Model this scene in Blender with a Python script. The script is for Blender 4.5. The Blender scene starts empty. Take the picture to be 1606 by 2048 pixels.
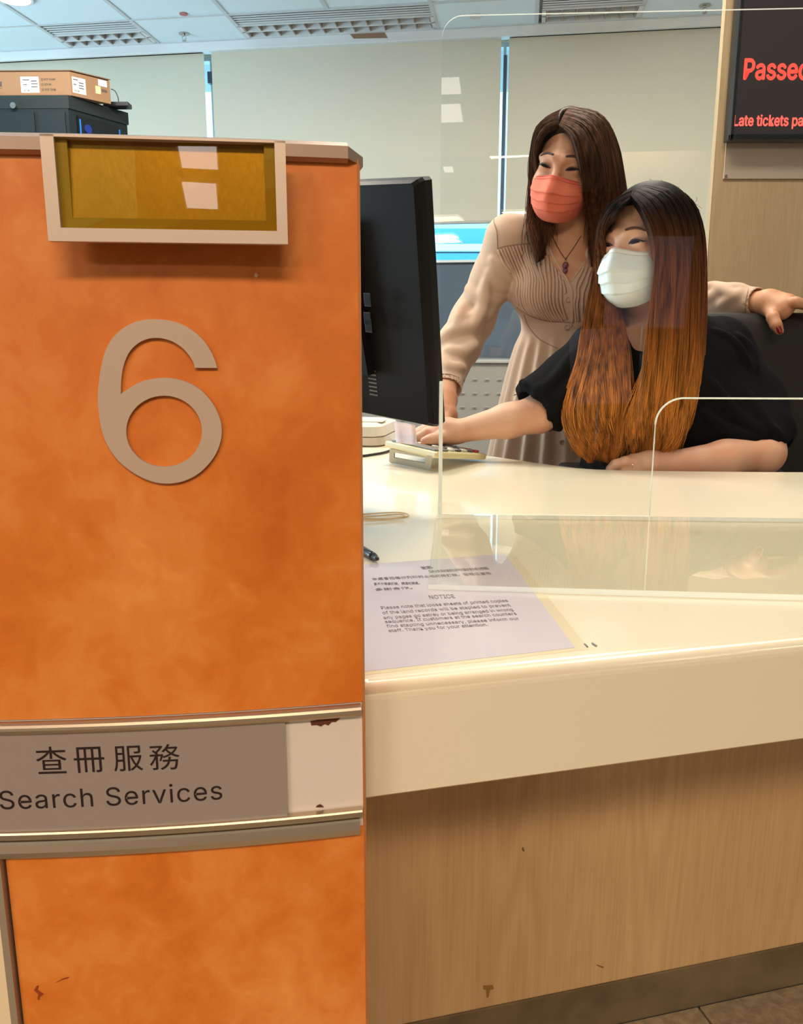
import bpy, bmesh, math, random
import numpy as np
from mathutils import Vector, Matrix

S = bpy.context.scene
COL = S.collection
# ---------------------------------------------------------------- camera
F_PX, TP = 1650.0, 349 / 1650.0
PITCH = math.atan(TP)
cam_d = bpy.data.cameras.new('camera')
cam_d.sensor_fit = 'HORIZONTAL'
cam_d.sensor_width = 36.0
cam_d.lens = 36.0 * F_PX / 1606.0
cam_d.clip_start = 0.01
cam = bpy.data.objects.new('camera', cam_d)
COL.objects.link(cam)
cam.location = (0, 0, 1.0)
cam.rotation_euler = (math.pi / 2 - PITCH, 0, 0)
S.camera = cam
# ---------------------------------------------------------------- world and exposure
W = bpy.data.worlds.new('sky')
S.world = W
W.use_nodes = True
bg = W.node_tree.nodes['Background']
bg.inputs[0].default_value = (0.42, 0.80, 1.0, 1)
bg.inputs[1].default_value = 3.2
S.view_settings.view_transform = 'Standard'
S.view_settings.look = 'None'
S.view_settings.exposure = 0.0
S.view_settings.gamma = 1.0
S.view_settings.use_curve_mapping = False
CEIL = 2.85
# ---------------------------------------------------------------- large area lights (hall lamps, plus added fill for faces, ceiling and office)
def area(name, loc, sx, sy, power, color, rot=(0, 0, 0)):
    d = bpy.data.lights.new(name, 'AREA')
    d.shape = 'RECTANGLE'
    d.size, d.size_y, d.energy, d.color = sx, sy, power, color
    o = bpy.data.objects.new(name, d)
    o.location, o.rotation_euler = loc, rot
    COL.objects.link(o)
    return o
WARM = (1.0, 0.80, 0.58)
NEUT = (1.0, 0.90, 0.76)
COOL = (0.66, 0.88, 1.0)
area('hall_lamp_light', (0.2, -2.15, 2.78), 1.6, 0.5, 98, WARM)
area('hall_lamp_light', (-2.6, -4.6, 2.78), 1.5, 0.6, 120, NEUT)  # added low-angle fill that brightens the faces, no known lamp
area('hall_lamp_light', (-1.9, -2.4, 2.78), 1.2, 0.5, 26, WARM)
area('window_daylight', (-4.85, 3.2, 1.75), 3.4, 1.5, 270, COOL, (0, math.radians(-118), 0))  # added cool fill to lift the ceiling, no known source there
area('office_lamp_light', (0.5, 1.9, 2.78), 1.2, 0.3, 25, NEUT)  # this and the next two: unseen fill added to brighten the office
area('office_lamp_light', (-1.2, 3.0, 2.78), 1.2, 0.3, 66, NEUT)
area('office_lamp_light', (1.2, 3.2, 2.78), 1.2, 0.3, 66, NEUT)

# ---------------------------------------------------------------- helpers
cp_, sp_ = math.cos(PITCH), math.sin(PITCH)
def ray(x, y):
    u = x - 803.0; v = 1024.0 - y
    return np.array([u, F_PX * cp_ + v * sp_, -F_PX * sp_ + v * cp_])
C0 = np.array([0, 0, 1.0])
def P(x, y, Y):
    d = ray(x, y); return C0 + d * (Y / d[1])
def PZ(x, y, z):
    d = ray(x, y); return C0 + d * ((z - 1.0) / d[2])
def PP(x, y, o, n):
    d = ray(x, y); return C0 + d * (np.dot(np.array(o) - C0, n) / np.dot(d, n))

ORG = {}
def thing(name, label, cat, loc=(0, 0, 0), group=None, kind=None):
    o = bpy.data.objects.new(name, None)
    o.empty_display_size = 0.05
    COL.objects.link(o); o.location = loc
    o['label'] = label; o['category'] = cat
    if group: o['group'] = group
    if kind: o['kind'] = kind
    ORG[o.name] = np.array(loc, float)
    return o
def tag(o, label, cat, group=None, kind=None):
    o['label'] = label; o['category'] = cat
    if group: o['group'] = group
    if kind: o['kind'] = kind
    return o
def ob(name, V, Fc, m, parent=None, smooth=False, label=None, mats=None, midx=None, kind=None):
    V = np.asarray(V, float).reshape(-1, 3)
    if parent is not None:
        org = ORG[parent.name]
    else:
        org = V.mean(0) if len(V) else np.zeros(3)
        org = np.array([org[0], org[1], V[:, 2].min()])
    V = V - org
    me = bpy.data.meshes.new(name)
    if isinstance(Fc, np.ndarray):
        nf, k = Fc.shape
        me.vertices.add(len(V)); me.vertices.foreach_set('co', V.ravel())
        me.loops.add(nf * k); me.loops.foreach_set('vertex_index', Fc.astype(np.int32).ravel())
        me.polygons.add(nf); me.polygons.foreach_set('loop_start', np.arange(nf, dtype=np.int32) * k)
        me.update(calc_edges=True)
    else:
        me.from_pydata([tuple(v) for v in V], [], [tuple(f) for f in Fc])
    for mm in (mats or [m]): me.materials.append(mm)
    if midx is not None: me.polygons.foreach_set('material_index', np.asarray(midx, np.int32))
    if smooth: me.polygons.foreach_set('use_smooth', np.ones(len(me.polygons), bool))
    me.update()
    o = bpy.data.objects.new(name, me)
    COL.objects.link(o)
    if parent is not None: o.parent = parent
    else: o.location = org
    ORG[o.name] = org
    if label: o['label'] = label
    if kind: o['kind'] = kind
    return o
class MB:
    """collects shapes into one mesh"""
    def __init__(s): s.V = []; s.F = []; s.M = []
    def add(s, V, Fc, mi=0):
        b = len(s.V); s.V += [tuple(map(float, v)) for v in V]
        s.F += [tuple(int(i) + b for i in f) for f in Fc]; s.M += [mi] * len(Fc)
        return s
    def box(s, c, sx, sy, sz, R=None, mi=0, bev=0.0):
        V, Fc = box_vf(sx, sy, sz, bev)
        V = np.array(V)
        if R is not None: V = V @ np.array(R).T
        return s.add(V + np.array(c), Fc, mi)
    def tube(s, pts, r, n=8, mi=0, cap=True, flat=None):
        V, Fc = tube_vf(pts, r, n, cap, flat); return s.add(V, Fc, mi)
    def build(s, name, m, parent=None, **k):
        return ob(name, s.V, s.F, m, parent, midx=s.M if k.get('mats') else None, **k)
_bc = {}
def box_vf(sx, sy, sz, bev=0.0):
    key = (round(sx, 5), round(sy, 5), round(sz, 5), round(bev, 5))
    if key in _bc: return _bc[key]
    bm = bmesh.new(); bmesh.ops.create_cube(bm, size=1.0)
    for v in bm.verts: v.co = (v.co.x * sx, v.co.y * sy, v.co.z * sz)
    if bev > 0:
        bmesh.ops.bevel(bm, geom=bm.edges[:], offset=min(bev, min(sx, sy, sz) * .45), segments=3 if bev > .004 else 2, profile=0.5, affect='EDGES')
    bm.verts.index_update()
    r = ([tuple(v.co) for v in bm.verts], [tuple(v.index for v in f.verts) for f in bm.faces])
    bm.free(); _bc[key] = r
    return r
def tube_vf(pts, r, n=8, cap=True, flat=None):
    pts = np.array(pts, float); m = len(pts)
    r = np.ones(m) * r if np.isscalar(r) else np.array(r, float)
    T = np.gradient(pts, axis=0); T /= np.linalg.norm(T, axis=1)[:, None] + 1e-12
    up = np.array([0, 0, 1.0]) if abs(T[0][2]) < .9 else np.array([1.0, 0, 0])
    a = np.cross(T[0], up); a /= np.linalg.norm(a)
    V = []; an = np.linspace(0, 2 * np.pi, n, endpoint=False)
    for i in range(m):
        a = a - T[i] * np.dot(a, T[i]); a /= np.linalg.norm(a) + 1e-12
        b = np.cross(T[i], a)
        fl = 1.0 if flat is None else flat
        V.append(pts[i] + r[i] * (np.cos(an)[:, None] * a + fl * np.sin(an)[:, None] * b))
    V = np.concatenate(V); Fc = []
    for i in range(m - 1):
        for j in range(n):
            k = (j + 1) % n
            Fc.append((i * n + j, i * n + k, (i + 1) * n + k, (i + 1) * n + j))
    if cap:
        Fc.append(tuple(range(n))[::-1]); Fc.append(tuple((m - 1) * n + j for j in range(n)))
    return V, Fc
def smooth_path(pts, n):
    """Catmull-Rom through pts, resampled evenly to n points"""
    p = np.array(pts, float)
    if len(p) == 2: return p[0] + (p[1] - p[0]) * np.linspace(0, 1, n)[:, None]
    q = np.vstack([2 * p[0] - p[1], p, 2 * p[-1] - p[-2]])
    out = []
    for i in range(1, len(q) - 2):
        for t in np.linspace(0, 1, 12, endpoint=False):
            a, b, c, d = q[i - 1], q[i], q[i + 1], q[i + 2]
            out.append(.5 * (2 * b + (c - a) * t + (2 * a - 5 * b + 4 * c - d) * t * t + (3 * b - a - 3 * c + d) * t ** 3))
    out.append(q[-2]); out = np.array(out)
    L = np.r_[0, np.cumsum(np.linalg.norm(np.diff(out, axis=0), axis=1))]
    s = np.linspace(0, L[-1], n)
    return np.stack([np.interp(s, L, out[:, k]) for k in range(out.shape[1])], 1)
def prism(poly, ax_o, ax_u, ax_v, ax_n, d0, d1, bm_bevel=0):
    """polygon (u,v) in a plane frame, extruded from d0 to d1 along n"""
    o, u, v, n = map(np.array, (ax_o, ax_u, ax_v, ax_n)); k = len(poly)
    V = [o + u * a + v * b + n * d0 for a, b in poly] + [o + u * a + v * b + n * d1 for a, b in poly]
    Fc = [tuple(range(k))[::-1], tuple(range(k, 2 * k))] + [(i, (i + 1) % k, k + (i + 1) % k, k + i) for i in range(k)]
    return V, Fc
def tri_prism(outer, holes, d, fr):
    """filled polygon with holes given in (u,v), extruded by d; fr maps (u,v,h)->xyz"""
    bm = bmesh.new()
    edges = []
    for lp in [outer] + holes:
        vs = [bm.verts.new((a, b, 0)) for a, b in lp]
        edges += [bm.edges.new((vs[i], vs[(i + 1) % len(vs)])) for i in range(len(vs))]
    bmesh.ops.triangle_fill(bm, use_beauty=True, use_dissolve=False, edges=edges)
    bmesh.ops.recalc_face_normals(bm, faces=bm.faces[:])
    if bm.faces and bm.faces[0].normal.z > 0:
        bmesh.ops.reverse_faces(bm, faces=bm.faces[:])
    r = bmesh.ops.extrude_face_region(bm, geom=bm.faces[:])
    for g in r['geom']:
        if isinstance(g, bmesh.types.BMVert): g.co.z = d
    bmesh.ops.recalc_face_normals(bm, faces=bm.faces[:])
    bm.verts.index_update()
    V = [fr(v.co.x, v.co.y, v.co.z) for v in bm.verts]
    Fc = [tuple(v.index for v in f.verts) for f in bm.faces]
    bm.free(); return V, Fc
def fix_normals(o):
    bm = bmesh.new(); bm.from_mesh(o.data); bmesh.ops.recalc_face_normals(bm, faces=bm.faces[:])
    bm.to_mesh(o.data); bm.free(); return o

# ---- text
_fonts = {}
def get_font(kind):
    if kind in _fonts: return _fonts[kind]
    f = None
    if kind == 'sans':
        try: f = bpy.data.fonts.load(bpy.utils.resource_path('LOCAL') + '/datafiles/fonts/Inter.woff2')
        except Exception: f = None
    _fonts[kind] = f
    return f
def text_vf(body, kind='sans', bold=0.0, space=1.0):
    c = bpy.data.curves.new('lettering', 'FONT'); c.body = body
    f = get_font(kind)
    if f: c.font = f
    c.offset = bold; c.extrude = 0.004; c.resolution_u = 4; c.space_character = space
    t = bpy.data.objects.new('lettering', c); COL.objects.link(t)
    bpy.context.view_layer.update()
    me = bpy.data.meshes.new_from_object(t)
    V = np.zeros(len(me.vertices) * 3); me.vertices.foreach_get('co', V); V = V.reshape(-1, 3)
    Fc = [tuple(p.vertices) for p in me.polygons]
    bpy.data.objects.remove(t); bpy.data.meshes.remove(me); bpy.data.curves.remove(c)
    return V, Fc
def text_fit(body, w, h, fr, kind='sans', bold=0.0, space=1.0, lift=0.0006, cap=None, heavy=0.0):
    """text scaled to w x h (its bounding box) with lower left at (0,0), mapped by fr(u,v,h)"""
    V, Fc = text_vf(body, kind, bold, space)
    mn, mx = V.min(0), V.max(0)
    sx = w / (mx[0] - mn[0]); sy = h / (mx[1] - mn[1]) if h else sx
    out = [fr((v[0] - mn[0]) * sx, (v[1] - mn[1]) * sy, lift if v[2] > 0 else lift * .2) for v in V]
    if heavy:      # heavier strokes: the same glyphs laid over each other a hair apart
        n0 = len(out); F0 = list(Fc)
        for i, (a, b) in enumerate(((1, 0), (.5, .6), (.5, -.6), (0, .3))):
            out = out + [fr((v[0] - mn[0]) * sx + a * heavy, (v[1] - mn[1]) * sy + b * heavy, (lift if v[2] > 0 else lift * .2) + .00001 * (i + 1)) for v in V]
            Fc = Fc + [tuple(k + n0 * (i + 1) for k in f) for f in F0]
    return out, Fc

# ---------------------------------------------------------------- materials
def mat(name, color, rough=0.5, metal=0.0, spec=0.5, coat=0.0, noise=None, bump=None, sheen=0.0, emit=None, trans=None):
    """noise=(color2, scale, detail, stretch xyz, lo, hi), bump=(scale, strength, dist, stretch)"""
    m = bpy.data.materials.new(name); m.use_nodes = True
    nt = m.node_tree; b = nt.nodes['Principled BSDF']
    b.inputs['Base Color'].default_value = (*color, 1)
    b.inputs['Roughness'].default_value = rough; b.inputs['Metallic'].default_value = metal
    b.inputs['Specular IOR Level'].default_value = spec
    if coat: b.inputs['Coat Weight'].default_value = coat; b.inputs['Coat Roughness'].default_value = 0.04
    if sheen: b.inputs['Sheen Weight'].default_value = sheen; b.inputs['Sheen Roughness'].default_value = .4
    if emit: b.inputs['Emission Color'].default_value = (*emit[0], 1); b.inputs['Emission Strength'].default_value = emit[1]
    if noise or bump:
        tc = nt.nodes.new('ShaderNodeTexCoord')
    if noise:
        c2, sc, det, st, lo, hi = noise
        mp = nt.nodes.new('ShaderNodeMapping'); mp.inputs['Scale'].default_value = st
        nz = nt.nodes.new('ShaderNodeTexNoise'); nz.inputs['Scale'].default_value = sc; nz.inputs['Detail'].default_value = det
        nz.inputs['Distortion'].default_value = 0.6
        cr = nt.nodes.new('ShaderNodeValToRGB')
        cr.color_ramp.elements[0].position = lo; cr.color_ramp.elements[0].color = (*color, 1)
        cr.color_ramp.elements[1].position = hi; cr.color_ramp.elements[1].color = (*c2, 1)
        nt.links.new(tc.outputs['Object'], mp.inputs[0]); nt.links.new(mp.outputs[0], nz.inputs[0])
        nt.links.new(nz.outputs[0], cr.inputs[0]); nt.links.new(cr.outputs[0], b.inputs['Base Color'])
    if bump:
        sc, stg, dist, st = bump
        mp = nt.nodes.new('ShaderNodeMapping'); mp.inputs['Scale'].default_value = st
        nz = nt.nodes.new('ShaderNodeTexNoise'); nz.inputs['Scale'].default_value = sc; nz.inputs['Detail'].default_value = 4
        bp = nt.nodes.new('ShaderNodeBump'); bp.inputs['Strength'].default_value = stg; bp.inputs['Distance'].default_value = dist
        nt.links.new(tc.outputs['Object'], mp.inputs[0]); nt.links.new(mp.outputs[0], nz.inputs[0])
        nt.links.new(nz.outputs[0], bp.inputs['Height']); nt.links.new(bp.outputs[0], b.inputs['Normal'])
    return m
def sr(r, g, b):
    """8-bit sRGB to linear"""
    return tuple(((c / 255) / 12.92 if c / 255 <= .04045 else ((c / 255 + .055) / 1.055) ** 2.4) for c in (r, g, b))
def acrylic(name, tint=(0.985, 0.99, 0.985), frosted=0.0):
    m = bpy.data.materials.new(name); m.use_nodes = True; nt = m.node_tree
    nt.nodes.remove(nt.nodes['Principled BSDF']); out = nt.nodes['Material Output']
    tr = nt.nodes.new('ShaderNodeBsdfTransparent'); tr.inputs[0].default_value = (*tint, 1)
    gl = nt.nodes.new('ShaderNodeBsdfGlossy'); gl.inputs['Roughness'].default_value = 0.01; gl.inputs[0].default_value = (1, 1, 1, 1)
    fr = nt.nodes.new('ShaderNodeFresnel'); fr.inputs[0].default_value = 1.49
    mx = nt.nodes.new('ShaderNodeMixShader')
    ge = nt.nodes.new('ShaderNodeNewGeometry'); iv = nt.nodes.new('ShaderNodeMath'); iv.operation = 'SUBTRACT'; iv.inputs[0].default_value = 1.0
    ml = nt.nodes.new('ShaderNodeMath'); ml.operation = 'MULTIPLY'     # the outer faces reflect, the inner side of the sheet only lets through
    nt.links.new(ge.outputs['Backfacing'], iv.inputs[1]); nt.links.new(fr.outputs[0], ml.inputs[0]); nt.links.new(iv.outputs[0], ml.inputs[1])
    nt.links.new(ml.outputs[0], mx.inputs[0]); nt.links.new(tr.outputs[0], mx.inputs[1]); nt.links.new(gl.outputs[0], mx.inputs[2])
    if frosted:
        df = nt.nodes.new('ShaderNodeBsdfTranslucent'); df.inputs[0].default_value = (.95, .97, .93, 1)
        dd = nt.nodes.new('ShaderNodeBsdfDiffuse'); dd.inputs[0].default_value = (.95, .97, .93, 1)
        ad = nt.nodes.new('ShaderNodeMixShader'); nt.links.new(df.outputs[0], ad.inputs[1]); nt.links.new(dd.outputs[0], ad.inputs[2])
        m2 = nt.nodes.new('ShaderNodeMixShader'); m2.inputs[0].default_value = frosted
        nt.links.new(mx.outputs[0], m2.inputs[1]); nt.links.new(ad.outputs[0], m2.inputs[2]); nt.links.new(m2.outputs[0], out.inputs[0])
    else: nt.links.new(mx.outputs[0], out.inputs[0])
    return m
def wood(name, c1, c2, scale=1.0):
    """pale laminate with vertical grain: broad cathedral bands plus fine lines"""
    m = bpy.data.materials.new(name); m.use_nodes = True; nt = m.node_tree; b = nt.nodes['Principled BSDF']
    tc = nt.nodes.new('ShaderNodeTexCoord')
    mp = nt.nodes.new('ShaderNodeMapping'); mp.inputs['Scale'].default_value = (3.2 * scale, 3.2 * scale, .32 * scale)
    n1 = nt.nodes.new('ShaderNodeTexNoise'); n1.inputs['Scale'].default_value = 2.2; n1.inputs['Detail'].default_value = 1.5
    nt.links.new(tc.outputs['Object'], mp.inputs[0]); nt.links.new(mp.outputs[0], n1.inputs[0])
    mu = nt.nodes.new('ShaderNodeMath'); mu.operation = 'MULTIPLY'; mu.inputs[1].default_value = 95
    sn = nt.nodes.new('ShaderNodeMath'); sn.operation = 'SINE'
    nt.links.new(n1.outputs[0], mu.inputs[0]); nt.links.new(mu.outputs[0], sn.inputs[0])
    mp2 = nt.nodes.new('ShaderNodeMapping'); mp2.inputs['Scale'].default_value = (90, 90, 3)
    n2 = nt.nodes.new('ShaderNodeTexNoise'); n2.inputs['Scale'].default_value = 3; n2.inputs['Detail'].default_value = 3
    nt.links.new(tc.outputs['Object'], mp2.inputs[0]); nt.links.new(mp2.outputs[0], n2.inputs[0])
    n3 = nt.nodes.new('ShaderNodeTexNoise'); n3.inputs['Scale'].default_value = 1.6
    mp3 = nt.nodes.new('ShaderNodeMapping'); mp3.inputs['Scale'].default_value = (4, 4, .3)
    nt.links.new(tc.outputs['Object'], mp3.inputs[0]); nt.links.new(mp3.outputs[0], n3.inputs[0])
    def ma(op, a, bb):
        k = nt.nodes.new('ShaderNodeMath'); k.operation = op
        for i, q in enumerate((a, bb)):
            if isinstance(q, (int, float)): k.inputs[i].default_value = q
            else: nt.links.new(q, k.inputs[i])
        return k.outputs[0]
    s = ma('MULTIPLY', sn.outputs[0], .16)
    gate = ma('MULTIPLY', ma('SUBTRACT', n3.outputs[0], .35), 3.0)
    s = ma('MULTIPLY', s, gate)
    s = ma('ADD', s, ma('MULTIPLY', n2.outputs[0], .75))
    s = ma('ADD', s, ma('MULTIPLY', n3.outputs[0], .35))
    cr = nt.nodes.new('ShaderNodeValToRGB')
    cr.color_ramp.elements[0].position = .3; cr.color_ramp.elements[0].color = (*c2, 1)
    cr.color_ramp.elements[1].position = .75; cr.color_ramp.elements[1].color = (*c1, 1)
    nt.links.new(s, cr.inputs[0]); nt.links.new(cr.outputs[0], b.inputs['Base Color'])
    b.inputs['Roughness'].default_value = .5
    return m
# ================================================================ STRUCTURE
WD = np.array([1, -.141, 0]); WD /= np.linalg.norm(WD)
WN = np.array([-abs(WD[1]), -WD[0], 0])          # points into the room
W0 = np.array([0, 5.69, 0])
RZ = math.atan2(WD[1], WD[0])
RW = np.array(Matrix.Rotation(RZ, 3, 'Z'))
def wf(u, w, z): return W0 + WD * u + WN * w + np.array([0, 0, z])

M_tile = mat('ceiling_tile_paint', (.78, .92, 1.0), .85, bump=(60, .15, .002, (1, 1, 1)))
M_tbar = mat('ceiling_bar_paint', (.62, .68, .72), .5)
M_wall = mat('wall_paint', (.70, .64, .54), .8)
M_white = mat('white_trim_paint', (.80, .84, .86), .5)
M_bluewall = mat('blue_grey_panel', sr(84, 100, 118), .55)
M_stone = mat('floor_stone', sr(168, 148, 118), .75, noise=(sr(136, 116, 90), 60, 6, (1, 1, 1), .4, .7), bump=(150, .4, .003, (1, 1, 1)))
M_carpet = mat('grey_carpet', (.16, .16, .165), .95, bump=(300, .6, .003, (1, 1, 1)))
M_dark = mat('dark_void', (.02, .02, .02), .9)
def struct(o, label=None):
    o['kind'] = 'structure'
    if label: o['label'] = label
    return o
def sbox(name, c, sx, sy, sz, m, R=None, bev=0, parent=None):
    o = MB().box(c, sx, sy, sz, R, bev=bev).build(name, m, parent)
    if parent is None: struct(o)
    return o
# floor slab: the counter line divides public stone floor and office carpet
CD = np.array([math.cos(math.radians(14.1)), math.sin(math.radians(14.1)), 0])   # along the counter front
CN = np.array([CD[1], -CD[0], 0])                                               # towards the public side
RC = np.array(Matrix.Rotation(math.radians(14.1), 3, 'Z'))
FA = np.array([-.027, .568, 0])                                                 # a point of the counter front edge
def cf(s, w, z): return FA + CD * s + CN * w + np.array([0, 0, z])
floor = sbox('floor', (0, -1.5, -.06), 11, 17, .1, mat('floor_screed', sr(95, 84, 68), .9))
# skirting foot line passes (.636,1.1236): s along CD
foot = cf(0, -.40, 0)
def foot_off(): return float(np.dot(np.array([.636, 1.1236, 0]) - FA, CN))
WF = foot_off()                                                                 # about -.38
T = .006
M_t2 = [mat('floor_stone', sr(166, 146, 116), .7, noise=(sr(138, 118, 92), 70, 6, (1, 1, 1), .4, .7), bump=(140, .4, .003, (1, 1, 1))),
        mat('floor_stone_dull', sr(158, 138, 110), .7, noise=(sr(130, 112, 88), 60, 6, (1, 1, 1), .4, .7), bump=(140, .4, .003, (1, 1, 1)))]
rnd = random.Random(3)
jx = float(np.dot(PZ(1400, 2018, 0) - FA, CD))
rows = [(WF, .066)] + [(WF + .070 + i * .304, .30) for i in range(4)]
for ri, (w0, dw) in enumerate(rows):
    for k in range(-2, 3):
        L = .60
        c = cf(jx + k * (L + .004) + L / 2 + .002 + (0 if ri == 0 else (.0 if ri % 2 else .2)), w0 + dw / 2 + .002, -.005)
        MB().box(c, L, dw, .012, RC, bev=.0012).build('floor_tile', M_t2[rnd.randrange(2)], floor)
struct(MB().box((0, 3.9, -.0045), 11, 5.0, .009).build('floor_carpet', M_carpet))
# ceiling
ceil = sbox('ceiling', (0, -1.5, CEIL + .08), 11, 17, .1, mat('ceiling_slab', (.5, .55, .58), .9))
U0 = .235
for row, (wa, wb) in enumerate([(.092, .50), (.50, 1.10), (1.10, 1.70), (1.70, 2.3), (2.3, 2.9), (2.9, 3.5)]):
    for k in range(-7, 5):
        ua = U0 + .6 * k; ub = ua + .6
        if row == 0 and (k in (-4, -2, -1, 1)):
            continue
        c = wf((ua + ub) / 2, (wa + wb) / 2, CEIL + .010)
        MB().box(c, .578, (wb - wa) - .022, .014, RW, bev=.002).build('ceiling_tile', M_tile, ceil)
# plain ceiling deck over the rest (not seen from the photo)
MB().box((0, -3.8, CEIL + .012), 10.6, 12, .02).build('ceiling_deck', M_tile, ceil)
for k in range(-7, 6):
    w_a = .50 if k == -1 else .075
    MB().box(wf(U0 + .6 * k, (w_a + 3.525) / 2, CEIL + .001), .024, 3.525 - w_a, .006, RW).build('ceiling_bar', M_tbar, ceil)
for w in (.092, .50, 1.10, 1.70, 2.30, 2.90):
    MB().box(wf(-.9, w, CEIL + .0015), 7.4, .024, .006, RW).build('ceiling_bar', M_tbar, ceil)
# window wall: head trim, frames, panels
tr = MB().box(wf(-.7, .045, 2.835), 7.0, .085, .07, RW, bev=.003).build('trim_1', M_white); struct(tr)
tr2 = MB().box(wf(-.7, .075, 2.803), 7.0, .02, .012, RW).build('trim_2', mat('trim_bright', (.85, .9, .93), .4)); struct(tr2)
struct(MB().box(wf(-.9, -.06, 2.92), 8, .1, .25, RW).build('wall_window_head', M_wall)).name = 'wall_back_upper'
low = MB().box(wf(-.9, -.06, .73), 8, .1, 1.46, RW).build('wall_back', M_wall); struct(low)
MB().box(wf(-.5, .0, 1.155), 6.2, .03, .63, RW, bev=.002).build('wall_panel', M_bluewall, low)
struct(MB().box(wf(-3.1, -.06, 2.1), .7, .1, 1.5, RW).build('wall_back_left', M_wall))
struct(MB().box(wf(2.9, -.06, 2.1), 1.4, .1, 1.5, RW).build('wall_back_right', M_wall))
M_alu = mat('window_frame_paint', (.55, .62, .68), .35, .3)
M_win = acrylic('window_glass', (.93, .97, 1.0))
bounds = [-2.75, -1.262, .648, 2.2]
for i in range(3):
    a, b = bounds[i], bounds[i + 1]
    w = MB()
    w.box(wf((a + b) / 2, -.06, 1.475), b - a, .07, .035, RW); w.box(wf((a + b) / 2, -.06, 2.79), b - a, .07, .04, RW)
    w.box(wf(a + .004, -.06, 2.13), .010, .07, 1.3, RW); w.box(wf(b - .004, -.06, 2.13), .010, .07, 1.3, RW)
    o = w.build('window_%d' % (i + 1), M_alu); struct(o)
    MB().box(wf((a + b) / 2, -.075, 2.13), b - a - .02, .006, 1.28, RW).build('pane', M_win, o)
M_mul = mat('mullion_slate', sr(70, 84, 104), .35, .3)
w2 = bpy.data.objects['window_2']
MB().box(wf(.652, -.03, 2.11), .020, .04, 1.22, RW, bev=.002).build('mullion', M_mul, w2)
MB().box(wf(.6655, -.005, 2.11), .004, .012, 1.22, RW).build('mullion_edge', M_white, w2)
MB().box(wf(-1.262, -.02, 2.665), .040, .04, .07, RW).build('mullion_clip', M_mul, w2)
struct(MB().box(wf(-.3, -.01, 1.487), 5.0, .10, .016, RW, bev=.002).build('window_sill', M_white)).name = 'trim_3'
# other walls of the two rooms (outside the photograph)
M_hall = mat('hall_wall_brown', (.16, .12, .09), .7)
wl = sbox('wall_left', (-5.0, 3.7, 1.42), .1, 6.0, 2.86, M_wall)
sbox('wall_left_hall', (-5.0, -4.35, 1.42), .1, 10.1, 2.86, M_hall)
w4 = struct(MB().box((-4.93, 3.2, 1.0), .06, 3.5, .05).box((-4.93, 3.2, 2.5), .06, 3.5, .05).box((-4.93, 1.45, 1.75), .06, .05, 1.5).box((-4.93, 4.95, 1.75), .06, .05, 1.5).box((-4.93, 3.2, 1.75), .05, .04, 1.5).build('window_4', M_alu))  # unseen window, added to go with the cool ceiling fill
MB().box((-4.945, 3.2, 1.75), .005, 3.4, 1.45).build('pane', mat('bright_pane', (.5, .7, .8), .1, emit=((.6, .85, 1.0), 2.0)), w4)  # glowing sheet added behind the ceiling fill
sbox('wall_right', (4.9, -1.6, 1.42), .1, 16.6, 2.86, M_wall)
sbox('wall_front', (0, -9.3, 1.42), 10, .1, 2.86, M_hall)

# ---- roller blinds
def blind_mat():
    m = mat('blind_cloth', sr(216, 206, 184), .9, bump=(900, .1, .001, (1, 1, 1)))
    nt = m.node_tree; b = nt.nodes['Principled BSDF']; out = nt.nodes['Material Output']
    tl = nt.nodes.new('ShaderNodeBsdfTranslucent'); tl.inputs[0].default_value = (.78, .84, .74, 1)
    mx = nt.nodes.new('ShaderNodeMixShader'); mx.inputs[0].default_value = .06
    nt.links.new(b.outputs[0], mx.inputs[1]); nt.links.new(tl.outputs[0], mx.inputs[2]); nt.links.new(mx.outputs[0], out.inputs[0])
    return m
M_blind = blind_mat()
M_rail = mat('blind_rail', (.62, .66, .68), .4)
def blind(a, b, zb, label):
    t = thing('roller_blind', label, 'blind', wf((a + b) / 2, .03, zb), group='roller blinds across the window wall')
    n = 14; zs = np.linspace(2.80, zb + .02, n); us = np.linspace(a, b, 18)
    V = []; rr = random.Random(int(a * 100))
    ph = rr.random() * 6
    for z in zs:
        for u in us:
            V.append(wf(u, .034 + .004 * math.sin(u * 3.1 + ph) * (2.8 - z) + .0015 * math.sin(z * 9 + u), z))
    Fc = [(i * 18 + j, i * 18 + j + 1, (i + 1) * 18 + j + 1, (i + 1) * 18 + j) for i in range(n - 1) for j in range(17)]
    ob('cloth', V, Fc, M_blind, t, smooth=True)
    MB().tube([wf(a, .034, zb + .012), wf(b, .034, zb + .012)], .011, 8).build('bottom_rail', M_rail, t, smooth=True)
    MB().box(wf((a + b) / 2, .03, 2.815), b - a, .05, .03, RW, bev=.004).build('head_box', M_white, t)
blind(-2.72, -1.288, 1.50, 'left roller blind, drawn down behind the black server cabinet')
blind(-1.238, .626, 1.715, 'middle roller blind, stopping short of the sill above a strip of daylight')
blind(.674, 2.1, 1.50, 'right roller blind, drawn right down behind the two women')

# ---- view outside
M_fac = mat('facade_white', (.85, .9, .92), .6)
M_facb = mat('facade_glass', (.09, .40, .66), .15, spec=.8)
t = thing('building', 'white and blue banded building seen outside under the raised blind', 'building', (0, 22, -6))
MB().box((0, 23, -2.0), 44, 1.6, 11.9).build('wall', M_fac, t)
for z0, z1 in ((3.33, 3.70), (2.62, 3.10), (1.90, 2.40), (1.20, 1.70), (.5, 1.0)):
    MB().box((0, 22.05, (z0 + z1) / 2), 44, .25, z1 - z0).build('window_band', M_facb, t)
MB().box((0, 21.9, 3.22), 44, .5, .16).build('ledge', M_fac, t)

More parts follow.
